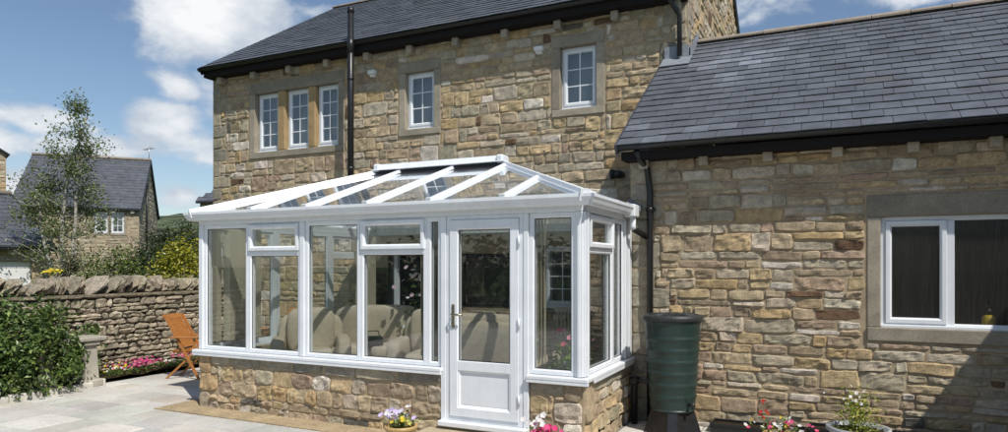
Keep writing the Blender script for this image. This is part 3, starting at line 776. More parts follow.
# door
mb = MB(); DX0, DX1, DZ0 = -3.508, -2.647, .19
mb.ring((DX0, DZ0, DX1, ZH), prof(.05, -.07, .012, .012), PF); dfr = obj('door_frame', mb, 'upvc', cons)
door = MB(); a, b, z0, z1 = DX0+.045, DX1-.045, DZ0+.045, ZH-.045
door.ring((a, z0, b, z1), prof(.10, -.045, .028, .014), PF)
door.box((a+.09, .70, -.045), (b-.09, .80, .0275), P=PF, bev=.006)
door.ring((a+.09, z0+.085, b-.09, .71), prof(.035, -.03, .020, .022), PF)
door.box((a+.12, z0+.12, -.03), (b-.12, .68, .004), P=PF)
door.ring((a+.098, .798, b-.098, z1-.098), prof(.010, .001, .012, .002), PF, mat=1); dr = obj('door', door, ['upvc', 'black'], cons)
mb = MB(); mb.box((a+.09, .79, -.02), (b-.09, z1-.09, .0), P=PF); obj('pane', mb, 'glass', dr)
mb = MB(); mb.box((a+.09, z1-.13, -.050), (b-.09, z1-.09, -.022), P=PF); obj('blind_rail', mb, 'upvc', dr)
mb = MB(); hx = a+.045; mb.box((hx-.016, 1.13, .028), (hx+.016, 1.37, .040), P=PF, bev=.004)
mb.tube([PF(hx, 1.27, .03), PF(hx, 1.27, .075), PF(hx+.03, 1.27, .085), PF(hx+.13, 1.268, .082)], .010, 8); mb.tube([PF(hx, 1.18, .036), PF(hx, 1.18, .052)], .012, 8)
obj('handle', mb, 'brass', dr)
mb = MB()
for z in (.45, 1.2, 2.0): mb.tube([PF(b+.006, z-.05, .035), PF(b+.006, z+.05, .035)], .012, 8)
obj('hinge', mb, 'upvc', dr)
mb = MB(); mb.box((DX0-.06, .135, -.07), (DX1+.06, .188, .10), P=PF, bev=.008); obj('threshold', mb, 'upvc', cons)
mb = MB(); mb.box((-3.60, -.03, -.07), (-2.55, .132, .03), (.4, .3, .2), P=PF); obj('threshold_course', mb, 'doorstep', cons)
mb = MB(); mb.box((CX0+.1, CY+.08, -.03), (CX1-.0, 9.69, .14)); obj('floor', mb, 'tile', cons)
# roof
EZ, EY, RYc, RZc, RXa, RXb = 2.405, 5.86, 7.8, 3.06, -5.68, -3.76
EXa, EXb = -7.12, -2.0
A = Vector((EXa, EY, EZ)); B = Vector((EXb, EY, EZ)); Ra = Vector((RXa, RYc, RZc)); Rb = Vector((RXb, RYc, RZc))
Ab = Vector((EXa, 9.62, EZ)); Bb = Vector((EXb-.06, 9.62, EZ))
def bar(p, q, w=.062, h=.05, name='glazing_bar', cap=True):
    p, q = Vector(p), Vector(q); d = (q-p).normalized(); s = d.cross(Vector((0, 0, 1))).normalized(); n = s.cross(d)
    mb = MB(); mb.hexa([p-s*w/2-n*.02, p+s*w/2-n*.02, q+s*w/2-n*.02, q-s*w/2-n*.02, p-s*w/2+n*.018, p+s*w/2+n*.018, q+s*w/2+n*.018, q-s*w/2+n*.018])
    mb.hexa([p-s*w*.36+n*.0182, p+s*w*.36+n*.0182, q+s*w*.36+n*.0182, q-s*w*.36+n*.0182, p-s*w*.2+n*h, p+s*w*.2+n*h, q+s*w*.2+n*h, q-s*w*.2+n*h])
    mb.hexa([p-s*w*.22-n*.075, p+s*w*.22-n*.075, q+s*w*.22-n*.075, q-s*w*.22-n*.075, p-s*w*.3-n*.0202, p+s*w*.3-n*.0202, q+s*w*.3-n*.0202, q-s*w*.3-n*.0202])
    if cap: mb.hexa([p-d*.02-s*w*.55-n*.045, p-d*.02+s*w*.55-n*.045, p+d*.0-n*.045+s*w*.55, p+d*.0-n*.045-s*w*.55, p-d*.02-s*w*.5+n*(h+.005), p-d*.02+s*w*.5+n*(h+.005), p+d*.012+s*w*.5+n*(h+.006), p+d*.012-s*w*.5+n*(h+.006)])
    return obj(name, mb, 'upvc', cons)
bar(A, Ra, .085, .06, 'hip_bar'); bar(B, Rb, .085, .06, 'hip_bar'); bar(Ab, Ra, .085, .06, 'hip_bar'); bar(Bb, Rb, .085, .06, 'hip_bar')
fx = (RZc-EZ)/(RYc-EY)
for x in (-6.12, -5.29, -4.45, -3.65, -2.82):
    y = RYc
    if x < RXa: y = EY+(x-EXa)/(RXa-EXa)*(RYc-EY)
    if x > RXb: y = EY+(EXb-x)/(EXb-RXb)*(RYc-EY)
    bar((x, EY, EZ), (x, y-.03, EZ+(y-.03-EY)*fx))
    if RXa < x < RXb: bar((x, 9.6, EZ), (x, y+.03, RZc), cap=False)
for y, X0, X1, rx in ((6.7, EXa, RXa, 1), (7.8, EXa, RXa, 1), (8.8, EXa, RXa, 1), (6.9, EXb, RXb, -1)):
    tt = 1-abs(y-RYc)/(RYc-EY) if y <= RYc else 1-(y-RYc)/(9.62-RYc)
    bar((X0, y, EZ), (X0+(X1-X0)*tt, y, EZ+(RZc-EZ)*tt))
mb = MB()
mb.hexa([(RXa-.05, RYc-.09, RZc+.045), (RXb+.05, RYc-.09, RZc+.045), (RXb+.05, RYc+.09, RZc+.045), (RXa-.05, RYc+.09, RZc+.045), (RXa-.02, RYc-.035, RZc+.125), (RXb+.02, RYc-.035, RZc+.125), (RXb+.02, RYc+.035, RZc+.125), (RXa-.02, RYc+.035, RZc+.125)])
mb.box((RXa-.07, RYc-.11, RZc+.03), (RXb+.07, RYc+.11, RZc+.046), bev=.004)
for x, s in ((RXa, 1), (RXb, -1)): mb.box((x-.05, RYc-.10, RZc+.02), (x+.05, RYc+.10, RZc+.128), bev=.02)
obj('ridge_cap', mb, 'upvc', cons)
mb = MB(); mb.box((RXa-.03, RYc-.075, RZc-.10), (RXb+.03, RYc+.075, RZc+.0295)); mb.hexa([(RXa, RYc-.28, RZc-.10), (RXb, RYc-.28, RZc-.10), (RXb, RYc-.07, RZc-.03), (RXa, RYc-.07, RZc-.03), (RXa, RYc-.28, RZc-.084), (RXb, RYc-.28, RZc-.084), (RXb, RYc-.07, RZc-.004), (RXa, RYc-.07, RZc-.004)])
obj('ridge_body', mb, 'black', cons)
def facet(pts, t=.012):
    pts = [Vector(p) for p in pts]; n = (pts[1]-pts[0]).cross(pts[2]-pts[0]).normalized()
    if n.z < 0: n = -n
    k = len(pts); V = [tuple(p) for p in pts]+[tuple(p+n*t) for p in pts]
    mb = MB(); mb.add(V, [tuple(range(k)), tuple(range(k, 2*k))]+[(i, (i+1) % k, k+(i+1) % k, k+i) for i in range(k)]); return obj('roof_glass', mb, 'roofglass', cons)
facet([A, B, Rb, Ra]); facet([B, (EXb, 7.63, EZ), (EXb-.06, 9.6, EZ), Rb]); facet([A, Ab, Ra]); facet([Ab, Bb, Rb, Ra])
mb = MB(); mb.box((EXa, 9.50, EZ-.12), (EXb-.06, 9.68, EZ-.0)); obj('box_gutter', mb, 'lead', cons)
mb = MB(); mb.hexa([(EXb-.05, 7.40, EZ+.02), (EXb+.10, 7.40, EZ-.02), (EXb+.10, 7.66, EZ-.02), (EXb-.05, 7.66, EZ+.04), (EXb-.05, 7.40, EZ+.04), (EXb+.10, 7.40, EZ+.0), (EXb+.10, 7.66, EZ+.06), (EXb-.05, 7.66, EZ+.14)]); obj('lead_flashing', mb, 'lead', cons)
# gathered vertical blinds
def blind(P, a, b, d=-.16, v0=.80, v1=2.22, n=12):
    mb = MB(); n = max(4, int((b-a)/.022))
    for k in range(n):
        u = a+(b-a)*k/(n-1); mb.hexa([P(u-.003, v0, d-.045), P(u+.003, v0, d-.045), P(u+.025, v0, d+.045), P(u+.019, v0, d+.045), P(u-.003, v1, d-.045), P(u+.003, v1, d-.045), P(u+.025, v1, d+.045), P(u+.019, v1, d+.045)])
    mb.box((a-.02, v1, d-.03), (b+.04, v1+.03, d+.03), P=P)
    return obj('vertical_blind', mb, 'blind', cons)
blind(PL, -6.78, -6.26, n=16); blind(PF, -3.92, -3.64, n=8); blind(PF, -2.63, -2.50, n=6); blind(PF, -7.02, -6.96, n=4)
blind(PL, -9.35, -8.95)

# ================================================================== FURNITURE IN THE CONSERVATORY
def sofa(name, label, loc, rz, wd, dp=.82, group=None, legs='teak'):
    t = thing(name, label, 'sofa', loc, rz, group)
    def cushion(n, a, b, m='fabric', bev=.05):
        mb = MB(); nu, nv = 28, 15; ce = [(a[k]+b[k])/2 for k in range(3)]; h = [(b[k]-a[k])/2 for k in range(3)]
        pw = lambda x, e: math.copysign(abs(x)**e, x); V = []; F = []
        for i in range(nv):
            ph = -math.pi/2+math.pi*i/(nv-1)
            for k in range(nu):
                th = 2*math.pi*k/nu; V.append((ce[0]+h[0]*pw(math.cos(ph), .45)*pw(math.cos(th), .38), ce[1]+h[1]*pw(math.cos(ph), .45)*pw(math.sin(th), .38), ce[2]+h[2]*pw(math.sin(ph), .45)))
        for i in range(nv-1):
            for k in range(nu): F.append((i*nu+k, i*nu+(k+1) % nu, (i+1)*nu+(k+1) % nu, (i+1)*nu+k))
        mb.add(V, F, (.5, .5, .5), 0, True); o = obj(n, mb, m, t, True)
        return o
    cushion('base', (-wd/2, -dp/2, .12), (wd/2, dp/2, .34)); F2 = .0
    n = 2 if wd > 1.1 else 1
    for k in range(n):
        x0 = -wd/2+.14+(wd-.28)*k/n; x1 = x0+(wd-.28)/n
        cushion('seat_cushion', (x0, -dp/2-.03, .31), (x1, dp/2-.18, .50), bev=.07)
    cushion('back_cushion', (-wd/2+.10, dp/2-.30, .40), (wd/2-.10, dp/2-.02, 1.04), bev=.11)
    for s in (-1, 1): cushion('arm', (s*wd/2-.10, -dp/2, .14), (s*wd/2+.10, dp/2+.02, .66), bev=.09)
    cushion('backrest', (-wd/2-.02, dp/2-.16, .12), (wd/2+.02, dp/2+.08, .96), bev=.07)
    for sx in (-1, 1):
        for sy in (-1, 1):
            mb = MB(); mb.tube([(sx*(wd/2-.1), sy*(dp/2-.1), 0), (sx*(wd/2-.1), sy*(dp/2-.1), .14)], [.02, .03], 8); obj('leg', mb, legs, t, True)
    return t
sofa('sofa', 'cream two seat sofa seen through the panes left of the door', (-5.95, 8.05, .14), R(24), 1.5)
t = sofa('armchair', 'cream armchair behind the opening window at the left end', (-6.35, 7.15, .14), R(42), .85); t['category'] = 'armchair'
t = sofa('footstool_chair', 'small cream tub chair behind the window beside the narrow pane', (-4.80, 7.65, .14), R(20), .75); t['category'] = 'armchair'
sofa('settee', 'cream settee seen from behind through the door glass', (-3.75, 7.55, .14), R(178), 1.35)
t = thing('handbag', 'small dark handbag lying on the seat of the cream sofa', 'bag', (-5.78, 7.78, .60), R(25))
mb = MB(); mb.box((-.14, -.05, 0), (.14, .05, .17), bev=.03); obj('bag_body', mb, 'black', t, True)
mb = MB(); mb.tube([(-.09, 0, .16), (-.07, 0, .24), (.07, 0, .24), (.09, 0, .16)], .008, 6); obj('strap', mb, 'black', t, True)
t = thing('wicker_chair', 'pale slatted chair behind the narrow window right of the door', 'chair', (-3.15, 8.35, .14), R(-12))
mb = MB(); mb.box((-.27, -.25, .38), (.27, .27, .44), bev=.02); obj('seat', mb, 'wicker', t, True)
mb = MB()
for k in range(9): mb.box((-.24+k*.058, .24, .46), (-.215+k*.058, .265, 1.0), bev=.005)
mb.box((-.28, .235, .98), (.28, .275, 1.06), bev=.015); mb.box((-.28, .235, .60), (.28, .272, .64)); obj('backrest', mb, 'wicker', t, True)
for sx in (-1, 1):
    for sy in (-1, 1):
        mb = MB(); mb.tube([(sx*.24, sy*.22, 0), (sx*.24, sy*.22, .385)], .02, 8); obj('leg', mb, 'wicker', t, True)
    mb = MB(); mb.box((sx*.27-.03, -.26, .62), (sx*.27+.03, .26, .66), bev=.01); obj('arm', mb, 'wicker', t, True)

# ================================================================== LEAVES
def add_leaves(mb, pos, size, cols, r, up=.35, out=None, aspect=.5, mat=0, droop=0):
    n = len(pos); nr = r.normal(size=(n, 3)); nr[:, 2] = np.abs(nr[:, 2])+up
    if out is not None: nr += out*1.1
    nr /= np.linalg.norm(nr, axis=1)[:, None]
    a = r.normal(size=(n, 3)); a[:, 2] -= droop; a -= nr*(a*nr).sum(1)[:, None]; a /= np.linalg.norm(a, axis=1)[:, None]+1e-9
    b = np.cross(nr, a); s = size*r.uniform(.6, 1.3, (n, 1))
    base = pos-a*s*.5; tip = pos+a*s*.5-nr*s*.12; L_ = pos+b*s*aspect*.5+nr*s*.1; R_ = pos-b*s*aspect*.5+nr*s*.1
    V = np.stack([base, R_, tip, L_], 1).reshape(-1, 3)
    F = np.arange(n*4).reshape(n, 4); mid = np.stack([F[:, 0], F[:, 1], F[:, 2], F[:, 3]], 1)
    cc = np.repeat(cols, 4, axis=0)
    mb.add(V, mid, cc, mat)
def colset(r, n, pal, var=.25):
    w = np.array([p[1] for p in pal], float); i = r.choice(len(pal), n, p=w/w.sum())
    c = np.array([p[0] for p in pal])[i]; return np.clip(c*r.uniform(1-var, 1+var, (n, 1)), 0, 1)
def shrub_pts(r, blobs, n, clumps=60, spread=.14, shell=.5):
    """blobs: (cx,cy,cz,rx,ry,rz)"""
    bl = np.array(blobs, float); vol = (bl[:, 3]*bl[:, 4]*bl[:, 5])**.7; i = r.choice(len(bl), clumps, p=vol/vol.sum())
    d = r.normal(size=(clumps, 3)); d /= np.linalg.norm(d, axis=1)[:, None]
    rad = r.uniform(shell, 1.0, (clumps, 1))**.6
    cen = bl[i, :3]+d*rad*bl[i, 3:]; j = r.integers(0, clumps, n)
    sc = r.uniform(.6, 1.5, clumps)*spread
    pos = cen[j]+r.normal(size=(n, 3))*sc[j][:, None]
    out = d[j]; return pos, out, j
def shrub(name, label, blobs, n, size, pal, seed, cat='shrub', clumps=60, spread=.14, group=None, stems=8, zmin=.03, aspect=.5, shell=.5, tips=None, stemmat='bark', up=.35, parent=None):
    r = np.random.default_rng(seed); b0 = blobs[0]; zb = 0 if zmin < .2 else zmin
    t = thing(name, label, cat, (b0[0], b0[1], zb), 0, group)
    pos, out, j = shrub_pts(r, blobs, n, clumps, spread, shell); k = pos[:, 2] > zmin; pos, out, j = pos[k], out[k], j[k]
    cl = r.uniform(.65, 1.4, clumps)[j][:, None]
    mb = MB(); add_leaves(mb, pos, size, np.clip(colset(r, len(pos), pal)*cl, 0, 1), r, out=out, aspect=aspect, up=up)
    obj('foliage', mb, 'leaf', t)
    mb = MB()
    for k in range(stems):
        b = blobs[k % len(blobs)]; e = np.array(b[:3])+r.normal(size=3)*np.array(b[3:])*.5
        p0 = np.array((b0[0]+r.normal()*.1*b0[3], b0[1]+r.normal()*.1*b0[4], zb)); m_ = (p0+e)/2+r.normal(size=3)*.05*b[3]
        mb.tube([p0, m_, e], [.03*b[5]+.006, .02*b[5]+.005, .004], 6)
    obj('stems', mb, stemmat, t); return t
G1 = [((.055, .10, .022), 5), ((.035, .07, .018), 4), ((.10, .16, .035), 2), ((.16, .22, .06), .8)]
G2 = [((.06, .085, .03), 5), ((.045, .06, .025), 4), ((.085, .11, .04), 2)]
GY = [((.42, .38, .035), 5), ((.30, .31, .03), 4), ((.18, .22, .03), 2)]
GD = [((.03, .05, .018), 5), ((.045, .07, .02), 4), ((.07, .10, .03), 1)]
shrub('evergreen_bush', 'big glossy evergreen bush filling the bed in front of the dry stone wall',
      [(-9.85, 5.35, .62, .40, .60, .58), (-9.95, 4.5, .62, .5, .8, .6), (-9.62, 5.72, .52, .26, .30, .48), (-9.55, 5.45, .40, .22, .4, .38), (-9.75, 5.65, .85, .25, .3, .28), (-9.95, 5.3, 1.05, .35, .6, .30), (-9.75, 4.8, .35, .32, .8, .3), (-10.2, 6.2, .6, .22, .5, .5)],
      15500, .074, [((.085, .14, .032), 5), ((.055, .10, .025), 3), ((.15, .21, .05), 2.5), ((.22, .28, .09), 1)], 51, 'bush', clumps=290, spread=.07, shell=.66)

def flowers(r, mb, cen, rad, n, cols, size=.03, zlo=0, petals=5):
    for _ in range(n):
        p = np.array(cen)+r.normal(size=3)*np.array(rad)*.5; p[2] = max(p[2], zlo); c = np.array(cols[r.integers(len(cols))])*r.uniform(.85, 1.1)
        nr = np.array((r.normal()*.4, -.6+r.normal()*.4, .8)); nr /= np.linalg.norm(nr)
        a = np.cross(nr, (1, 0, 0)); a /= np.linalg.norm(a); b = np.cross(nr, a); s = size*r.uniform(.7, 1.2); V = [p]; m = petals*2
        for k in range(m):
            q = 2*math.pi*k/m; rr_ = s*(.5 if k % 2 == 0 else .38)*1.2; V.append(p+(a*math.cos(q)+b*math.sin(q))*rr_+nr*s*.15)
        mb.add(V, [(0, 1+k, 1+(k+1) % m) for k in range(m)], np.clip(c, 0, 1))
def bedding(name, label, c, rad, nl, nf, cols, seed, size=.035, group=None, pal=G1, leaf=.04):
    r = np.random.default_rng(seed); t = thing(name, label, 'flowers', (c[0], c[1], .04), 0, group)
    pos = np.array((c[0], c[1], .10))+r.normal(size=(nl, 3))*np.array((rad[0], rad[1], .05))*.5; pos[:, 2] = np.maximum(pos[:, 2], .05)
    mb = MB(); add_leaves(mb, pos, leaf, colset(r, nl, [((.09, .15, .03), 3), ((.14, .21, .04), 3), ((.05, .09, .02), 2)]), r); obj('foliage', mb, 'leaf', t)
    mb = MB(); flowers(r, mb, (c[0], c[1], c[2]), (rad[0], rad[1], .07), nf, cols, size, .06); obj('blooms', mb, 'petal', t); return t
PK = (.62, .10, .22); RD = (.55, .03, .03); WH = (.85, .83, .80); PU = (.12, .05, .38); LV = (.62, .52, .78); YE = (.80, .62, .06); MG = (.55, .05, .25)
bedding('bedding_plants', 'purple and yellow pansies at the foot of the big bush', (-9.72, 4.93, .16), (.16, .22, 0), 120, 38, [PU, PU, PU, YE, (.2, .1, .5)], 61, .05)
bedding('bedding_plants', 'mixed white and yellow bedding flowers nearest the stone bench', (-10.05, 6.85, .18), (.25, .28, 0), 260, 60, [YE, PK, WH], 62)
bedding('bedding_plants', 'bright pink clump of bedding flowers at the dry stone wall', (-10.05, 7.35, .20), (.26, .30, 0), 260, 110, [PK, (.75, .2, .32), MG], 63, .04)
bedding('bedding_plants', 'small leafy clump between the pink flowers along the wall', (-10.05, 7.85, .15), (.24, .25, 0), 300, 14, [WH, PK], 64)
bedding('bedding_plants', 'paler pink clump further along the bed behind the bright pink one', (-10.1, 8.35, .22), (.24, .36, 0), 260, 90, [(.70, .25, .30), PK], 65, .04)
bedding('bedding_plants', 'red flowers at the far end of the bed by the folding chair', (-10.1, 9.3, .2), (.24, .4, 0), 260, 60, [RD, PK], 66, .04)

# ================================================================== DRY STONE WALL
def drywall(name, label, o, u, L, h, seed, cope=.25, res=.05, group=None, lean=.16, hb=(.07, .17), wb=(.12, .34)):
    r = np.random.default_rng(seed); t = thing(name, label, 'dry stone wall', o, 0, group)
    P = generic(o, *u); mb = MB()
    add_stones(mb, layout(0, L, -.05, h, r, hb, wb), P, r, res=res, depth=.035, joint=.004, q=14, corner=.014, lump=.026, wob=.016, pal=PALD, base=-.02)
    x = 0; band = []
    while x < L: w = r.uniform(.3, .7); band.append((x, h-.002, min(x+w, L), h+.07)); x += w
    add_stones(mb, band, P, r, res=.06, depth=.03, joint=.012, q=8, corner=.015, lump=.016, pal=PALD, base=.0)
    mb.box((0, -.05, -.55), (L, h+.03, -.022), (.1, .09, .07), 1, P=P); mb.box((0, h+.0305, -.52), (L, h+.068, .03), (.28, .24, .17), 0, P=P)
    obj('stonework', mb, ['drystone', 'gap'], t)
    mb = MB(); x = .0
    while x < L:
        w = r.uniform(.07, .17); hh = cope*r.uniform(.62, 1.12); k = r.normal(0, .085)+lean; c = pick(PALD, r)
        N = 7; S_, T_ = np.meshgrid(np.linspace(-1, 1, N), np.linspace(0, 2*math.pi, 16, endpoint=False), indexing='ij')
        ox = r.uniform(0, 50); rad = np.clip(1-np.abs(S_)**7.0, 0, 1)**.5*(1+.26*vnoise(T_*1.6+ox, S_*2+ox))
        cx_ = np.sign(np.cos(T_))*np.abs(np.cos(T_))**.7; sx_ = np.sign(np.sin(T_))*np.abs(np.sin(T_))**.75
        U = x+w/2+S_*w/2; D = -.245+rad*cx_*.25*r.uniform(.9, 1.1); Vv = h+.07+hh/2+rad*sx_*hh/2
        U = U+(Vv-h)*k/.25+.01*vnoise(D*20+ox, Vv*20)
        A_, B_, D_ = P(U.ravel(), Vv.ravel(), D.ravel()); nn = 16; F = []
        for i in range(N-1):
            for q in range(nn): F.append((i*nn+q, i*nn+(q+1) % nn, (i+1)*nn+(q+1) % nn, (i+1)*nn+q))
        mb.add(np.stack([A_, B_, D_], 1), np.array(F), np.outer((.88+.15*vnoise(T_*2+ox, S_*3)).ravel(), c), 0, False); x += w*1.0
    obj('coping', mb, 'drystone', t); return t
# face at X=-10.5 looking +X : u runs along +Y (outward = u x z = +X)
drywall('dry_stone_wall', 'long dry stone boundary wall topped with leaning cope stones behind the flower bed', (-10.5, 1.5, 0), (0, 1), 14.5, 1.24, 71)
o = W(-10.6, 15.5); drywall('dry_stone_wall', 'further dry stone wall just showing its rounded coping below the yellow shrub', (o[0], o[1], 0), (math.cos(R(45)), math.sin(R(45))), 8, 1.22, 72, res=.08)

# ================================================================== STONE BENCH, CHAIRS, TABLE
t = thing('stone_bench', 'weathered stone bench half hidden by the evergreen bush', 'bench', (-9.72, 5.95, 0))
mb = MB(); mb.box((-9.98, 5.45, .66), (-9.60, 6.44, .73), (.40, .37, .31), bev=.018); obj('seat', mb, 'ashlar', t)
for y in (5.62, 6.24):
    mb = MB(); c = (.40, .37, .31)
    mb.hexa([(-9.93, y-.10, .1), (-9.64, y-.10, .1), (-9.64, y+.10, .1), (-9.93, y+.10, .1), (-9.90, y-.085, .66), (-9.68, y-.085, .66), (-9.68, y+.085, .66), (-9.90, y+.085, .66)], c)
    mb.box((-9.96, y-.15, -.01), (-9.60, y+.15, .105), c, bev=.02); mb.box((-9.94, y-.12, .6), (-9.63, y+.12, .659), c, bev=.012)
    obj('leg', mb, 'ashlar', t)

def chair(loc, rz, label):
    t = thing('folding_chair', label, 'chair', loc, rz, 'slatted teak folding chairs by the conservatory')
    # local: faces +x, width along y
    for s in (-1, 1):
        y = s*.23
        mb = MB(); mb.hexa([(.26, y-.012, 0), (.30, y-.012, 0), (.30, y+.012, 0), (.26, y+.012, 0), (-.30, y-.012, .98), (-.255, y-.012, .99), (-.255, y+.012, .99), (-.30, y+.012, .98)]); obj('long_leg', mb, 'teak', t, True)
        y2 = s*.195
        mb = MB(); mb.hexa([(-.30, y2-.012, 0), (-.26, y2-.012, 0), (-.26, y2+.012, 0), (-.30, y2+.012, 0), (.19, y2-.012, .44), (.235, y2-.012, .44), (.235, y2+.012, .44), (.19, y2+.012, .44)]); obj('short_leg', mb, 'teak', t, True)
        mb = MB(); mb.box((-.17, y-.03+s*.03, .64), (.28, y+.03+s*.03, .665), bev=.008); mb.box((.19, y-.01+s*.02, .42), (.225, y+.01+s*.02, .64)); obj('arm', mb, 'teak', t, True)
    mb = MB()
    for k in range(7): x = -.17+k*.066; mb.box((x, -.22, .435), (x+.048, .22, .455), bev=.004)
    for y in (-.18, .18): mb.box((-.18, y-.012, .405), (.28, y+.012, .4345))
    obj('seat', mb, 'teak', t, True)
    mb = MB()
    f = lambda z: -.30+.045*(0)+(.98-z)*.57
    for k in range(7):
        y = -.185+k*.0617; mb.hexa([(f(.52)-.02, y-.022, .52), (f(.52), y-.022, .52), (f(.52), y+.022, .52), (f(.52)-.02, y+.022, .52), (f(.94)-.02, y-.022, .94), (f(.94), y-.022, .94), (f(.94), y+.022, .94), (f(.94)-.02, y+.022, .94)])
    for z in (.49, .93): mb.hexa([(f(z)-.03, -.22, z), (f(z)+.005, -.22, z), (f(z)+.005, .22, z), (f(z)-.03, .22, z), (f(z+.07)-.03, -.22, z+.07), (f(z+.07)+.005, -.22, z+.07), (f(z+.07)+.005, .22, z+.07), (f(z+.07)-.03, .22, z+.07)])
    obj('backrest', mb, 'teak', t, True)
    return t
ch = chair((-9.09, 7.46, 0), R(20), 'slatted teak folding chair standing clear of the corner against the dry stone wall')
dup(ch, (-8.55, 9.15, 0), R(-80), 'teak folding chair seen through the glass at the far side of the garden table')
t = thing('garden_table', 'round slatted teak garden table behind the left corner of the conservatory', 'table', (-8.15, 8.15, 0))
mb = MB()
for k in range(11):
    x = -.45+k*.083; w = math.sqrt(max(.02, .5**2-(x+.035)**2)); mb.box((x, -w, .70), (x+.07, w, .725), bev=.005)
obj('table_top', mb, 'teak', t, True)
mb = MB()
for s in (-1, 1):
    for q in (-1, 1): mb.hexa([(s*.40-.02, q*.25-.02, 0), (s*.40+.02, q*.25-.02, 0), (s*.40+.02, q*.25+.02, 0), (s*.40-.02, q*.25+.02, 0), (-s*.34-.02, q*.25-.02, .7), (-s*.34+.02, q*.25-.02, .7), (-s*.34+.02, q*.25+.02, .7), (-s*.34-.02, q*.25+.02, .7)])
obj('trestle', mb, 'teak', t, True)

# ================================================================== WATER BUTT
bx, by = -1.47, 7.21
t = thing('water_butt', 'tall dark green ribbed plastic water butt beside the black downpipe', 'water butt', (bx, by, 0))
pr = [(.0, .24), (.225, .24), (.232, .26)]
for k in range(0, 60):
    z = .26+k*.0152; rr_ = .232+(z-.26)*.063
    if 6 < k < 52: rr_ += (.007, .009, .003, -.002, 0, 0, 0, 0)[k % 8]
    pr.append((rr_, z))
pr += [(.297, 1.172), (.297, 1.20), (.280, 1.20), (.0, 1.20)]
mb = MB(); mb.lathe((bx, by, 0), pr, 48); obj('barrel', mb, 'butt', t)
mb = MB(); mb.lathe((bx, by, 0), [(.0, 1.201), (.306, 1.185), (.313, 1.19), (.313, 1.225), (.300, 1.245), (.27, 1.250), (.255, 1.238), (.0, 1.24)], 48)
for k in range(12):
    q = 2*math.pi*k/12; c_, s_ = math.cos(q), math.sin(q); mb.tube([(bx+.07*c_, by+.07*s_, 1.243), (bx+.25*c_, by+.25*s_, 1.243)], .008, 6)
obj('lid', mb, 'buttlid', t)
mb = MB(); N = 8; V = []; F = []
for (r0, z) in ((.30, 0), (.225, .238)):
    for k in range(16):
        q = 2*math.pi*k/16; rr_ = r0*(1 if k % 4 in (0, 1) else .82); V.append((bx+rr_*math.cos(q), by+rr_*math.sin(q), z))
F = [(k, (k+1) % 16, 16+(k+1) % 16, 16+k) for k in range(16)]+[tuple(range(16, 32))]
mb.add(V, F); obj('stand', mb, 'black', t)
mb = MB(); mb.tube([(bx+.2, by-.15, .33), (bx+.25, by-.19, .33)], .018, 10); mb.tube([(bx+.245, by-.185, .36), (bx+.245, by-.185, .29)], .013, 8); obj('tap', mb, 'black', t)
t = thing('overflow_pipe', 'short black pipe running down the wall corner left of the water butt', 'pipe', (-1.92, 7.4, 0))
mb = MB(); mb.tube([(-1.70, 7.30, .50), (-1.88, 7.38, .50), (-1.93, 7.40, .47), (-1.93, 7.40, 0)], .035, 12); mb.box((-1.98, 7.35, .44), (-1.88, 7.45, .52), bev=.015); obj('pipe_run', mb, 'black', t)

# ================================================================== STEP, POTS, TROUGHS
mb = MB(); mb.box((-3.70, 5.42, -.02), (-2.62, 5.93, .105), bev=.012); tag(obj('door_step', mb, 'doorstep'), 'buff stone step in front of the white conservatory door', 'step')
def pot(name, label, c, r, h, mat, seed, leafn, leafsz, lspread, lz, flower, pal=None, cat='flower pot'):
    rg = np.random.default_rng(seed); t = thing(name, label, cat, (c[0], c[1], 0))
    mb = MB(); mb.lathe((c[0], c[1], 0), [(0, .004), (r*.62, .004), (r*.70, .03), (r*.88, h*.75), (r*.9, h-.04), (r*1.0, h-.035), (r*1.0, h), (r*.88, h), (r*.86, h-.05), (0, h-.05)], 36); obj('pot', mb, mat, t)
    mb = MB(); mb.lathe((c[0], c[1], h-.048), [(0, .0), (r*.85, .0), (r*.84, .012), (0, .02)], 24); obj('soil', mb, 'soil', t)
    pos = np.array((c[0], c[1], h+lz*.35))+rg.normal(size=(leafn, 3))*np.array((lspread, lspread, lz*.45)); pos[:, 2] = np.maximum(pos[:, 2], h-.03)
    mb = MB(); add_leaves(mb, pos, leafsz, colset(rg, leafn, pal or [((.10, .17, .03), 3), ((.18, .25, .05), 2), ((.05, .10, .02), 2)]), rg)
    for k in range(14):
        p = pos[rg.integers(leafn)]; mb.tube([(c[0]+rg.normal()*.02, c[1]+rg.normal()*.02, h-.04), tuple(p)], .003, 5, (.08, .13, .03))
    obj('foliage', mb, 'leaf', t)
    mb = MB()
    for (cc, rad, n, cols, sz) in flower: flowers(rg, mb, cc, rad, n, cols, sz, h)
    obj('blooms', mb, 'petal', t); return t
pot('flower_pot', 'buff round pot of lilac and white pansies left of the door', (-3.62, 5.30), .155, .26, 'pot', 81, 120, .045, .06, .10,
    [((-3.70, 5.30, .36), (.12, .12, .06), 26, [LV, WH, (.75, .68, .85)], .05), ((-3.55, 5.27, .31), (.10, .08, .05), 9, [YE, (.6, .65, .15)], .035)])
pot('flower_pot', 'pot of white and bright pink flowers below the window right of the door', (-2.22, 5.45), .15, .22, 'pot', 82, 150, .045, .07, .10,
    [((-2.26, 5.42, .38), (.10, .1, .05), 14, [WH], .055), ((-2.17, 5.40, .31), (.18, .12, .07), 34, [(.75, .06, .22), (.8, .12, .3)], .05)])
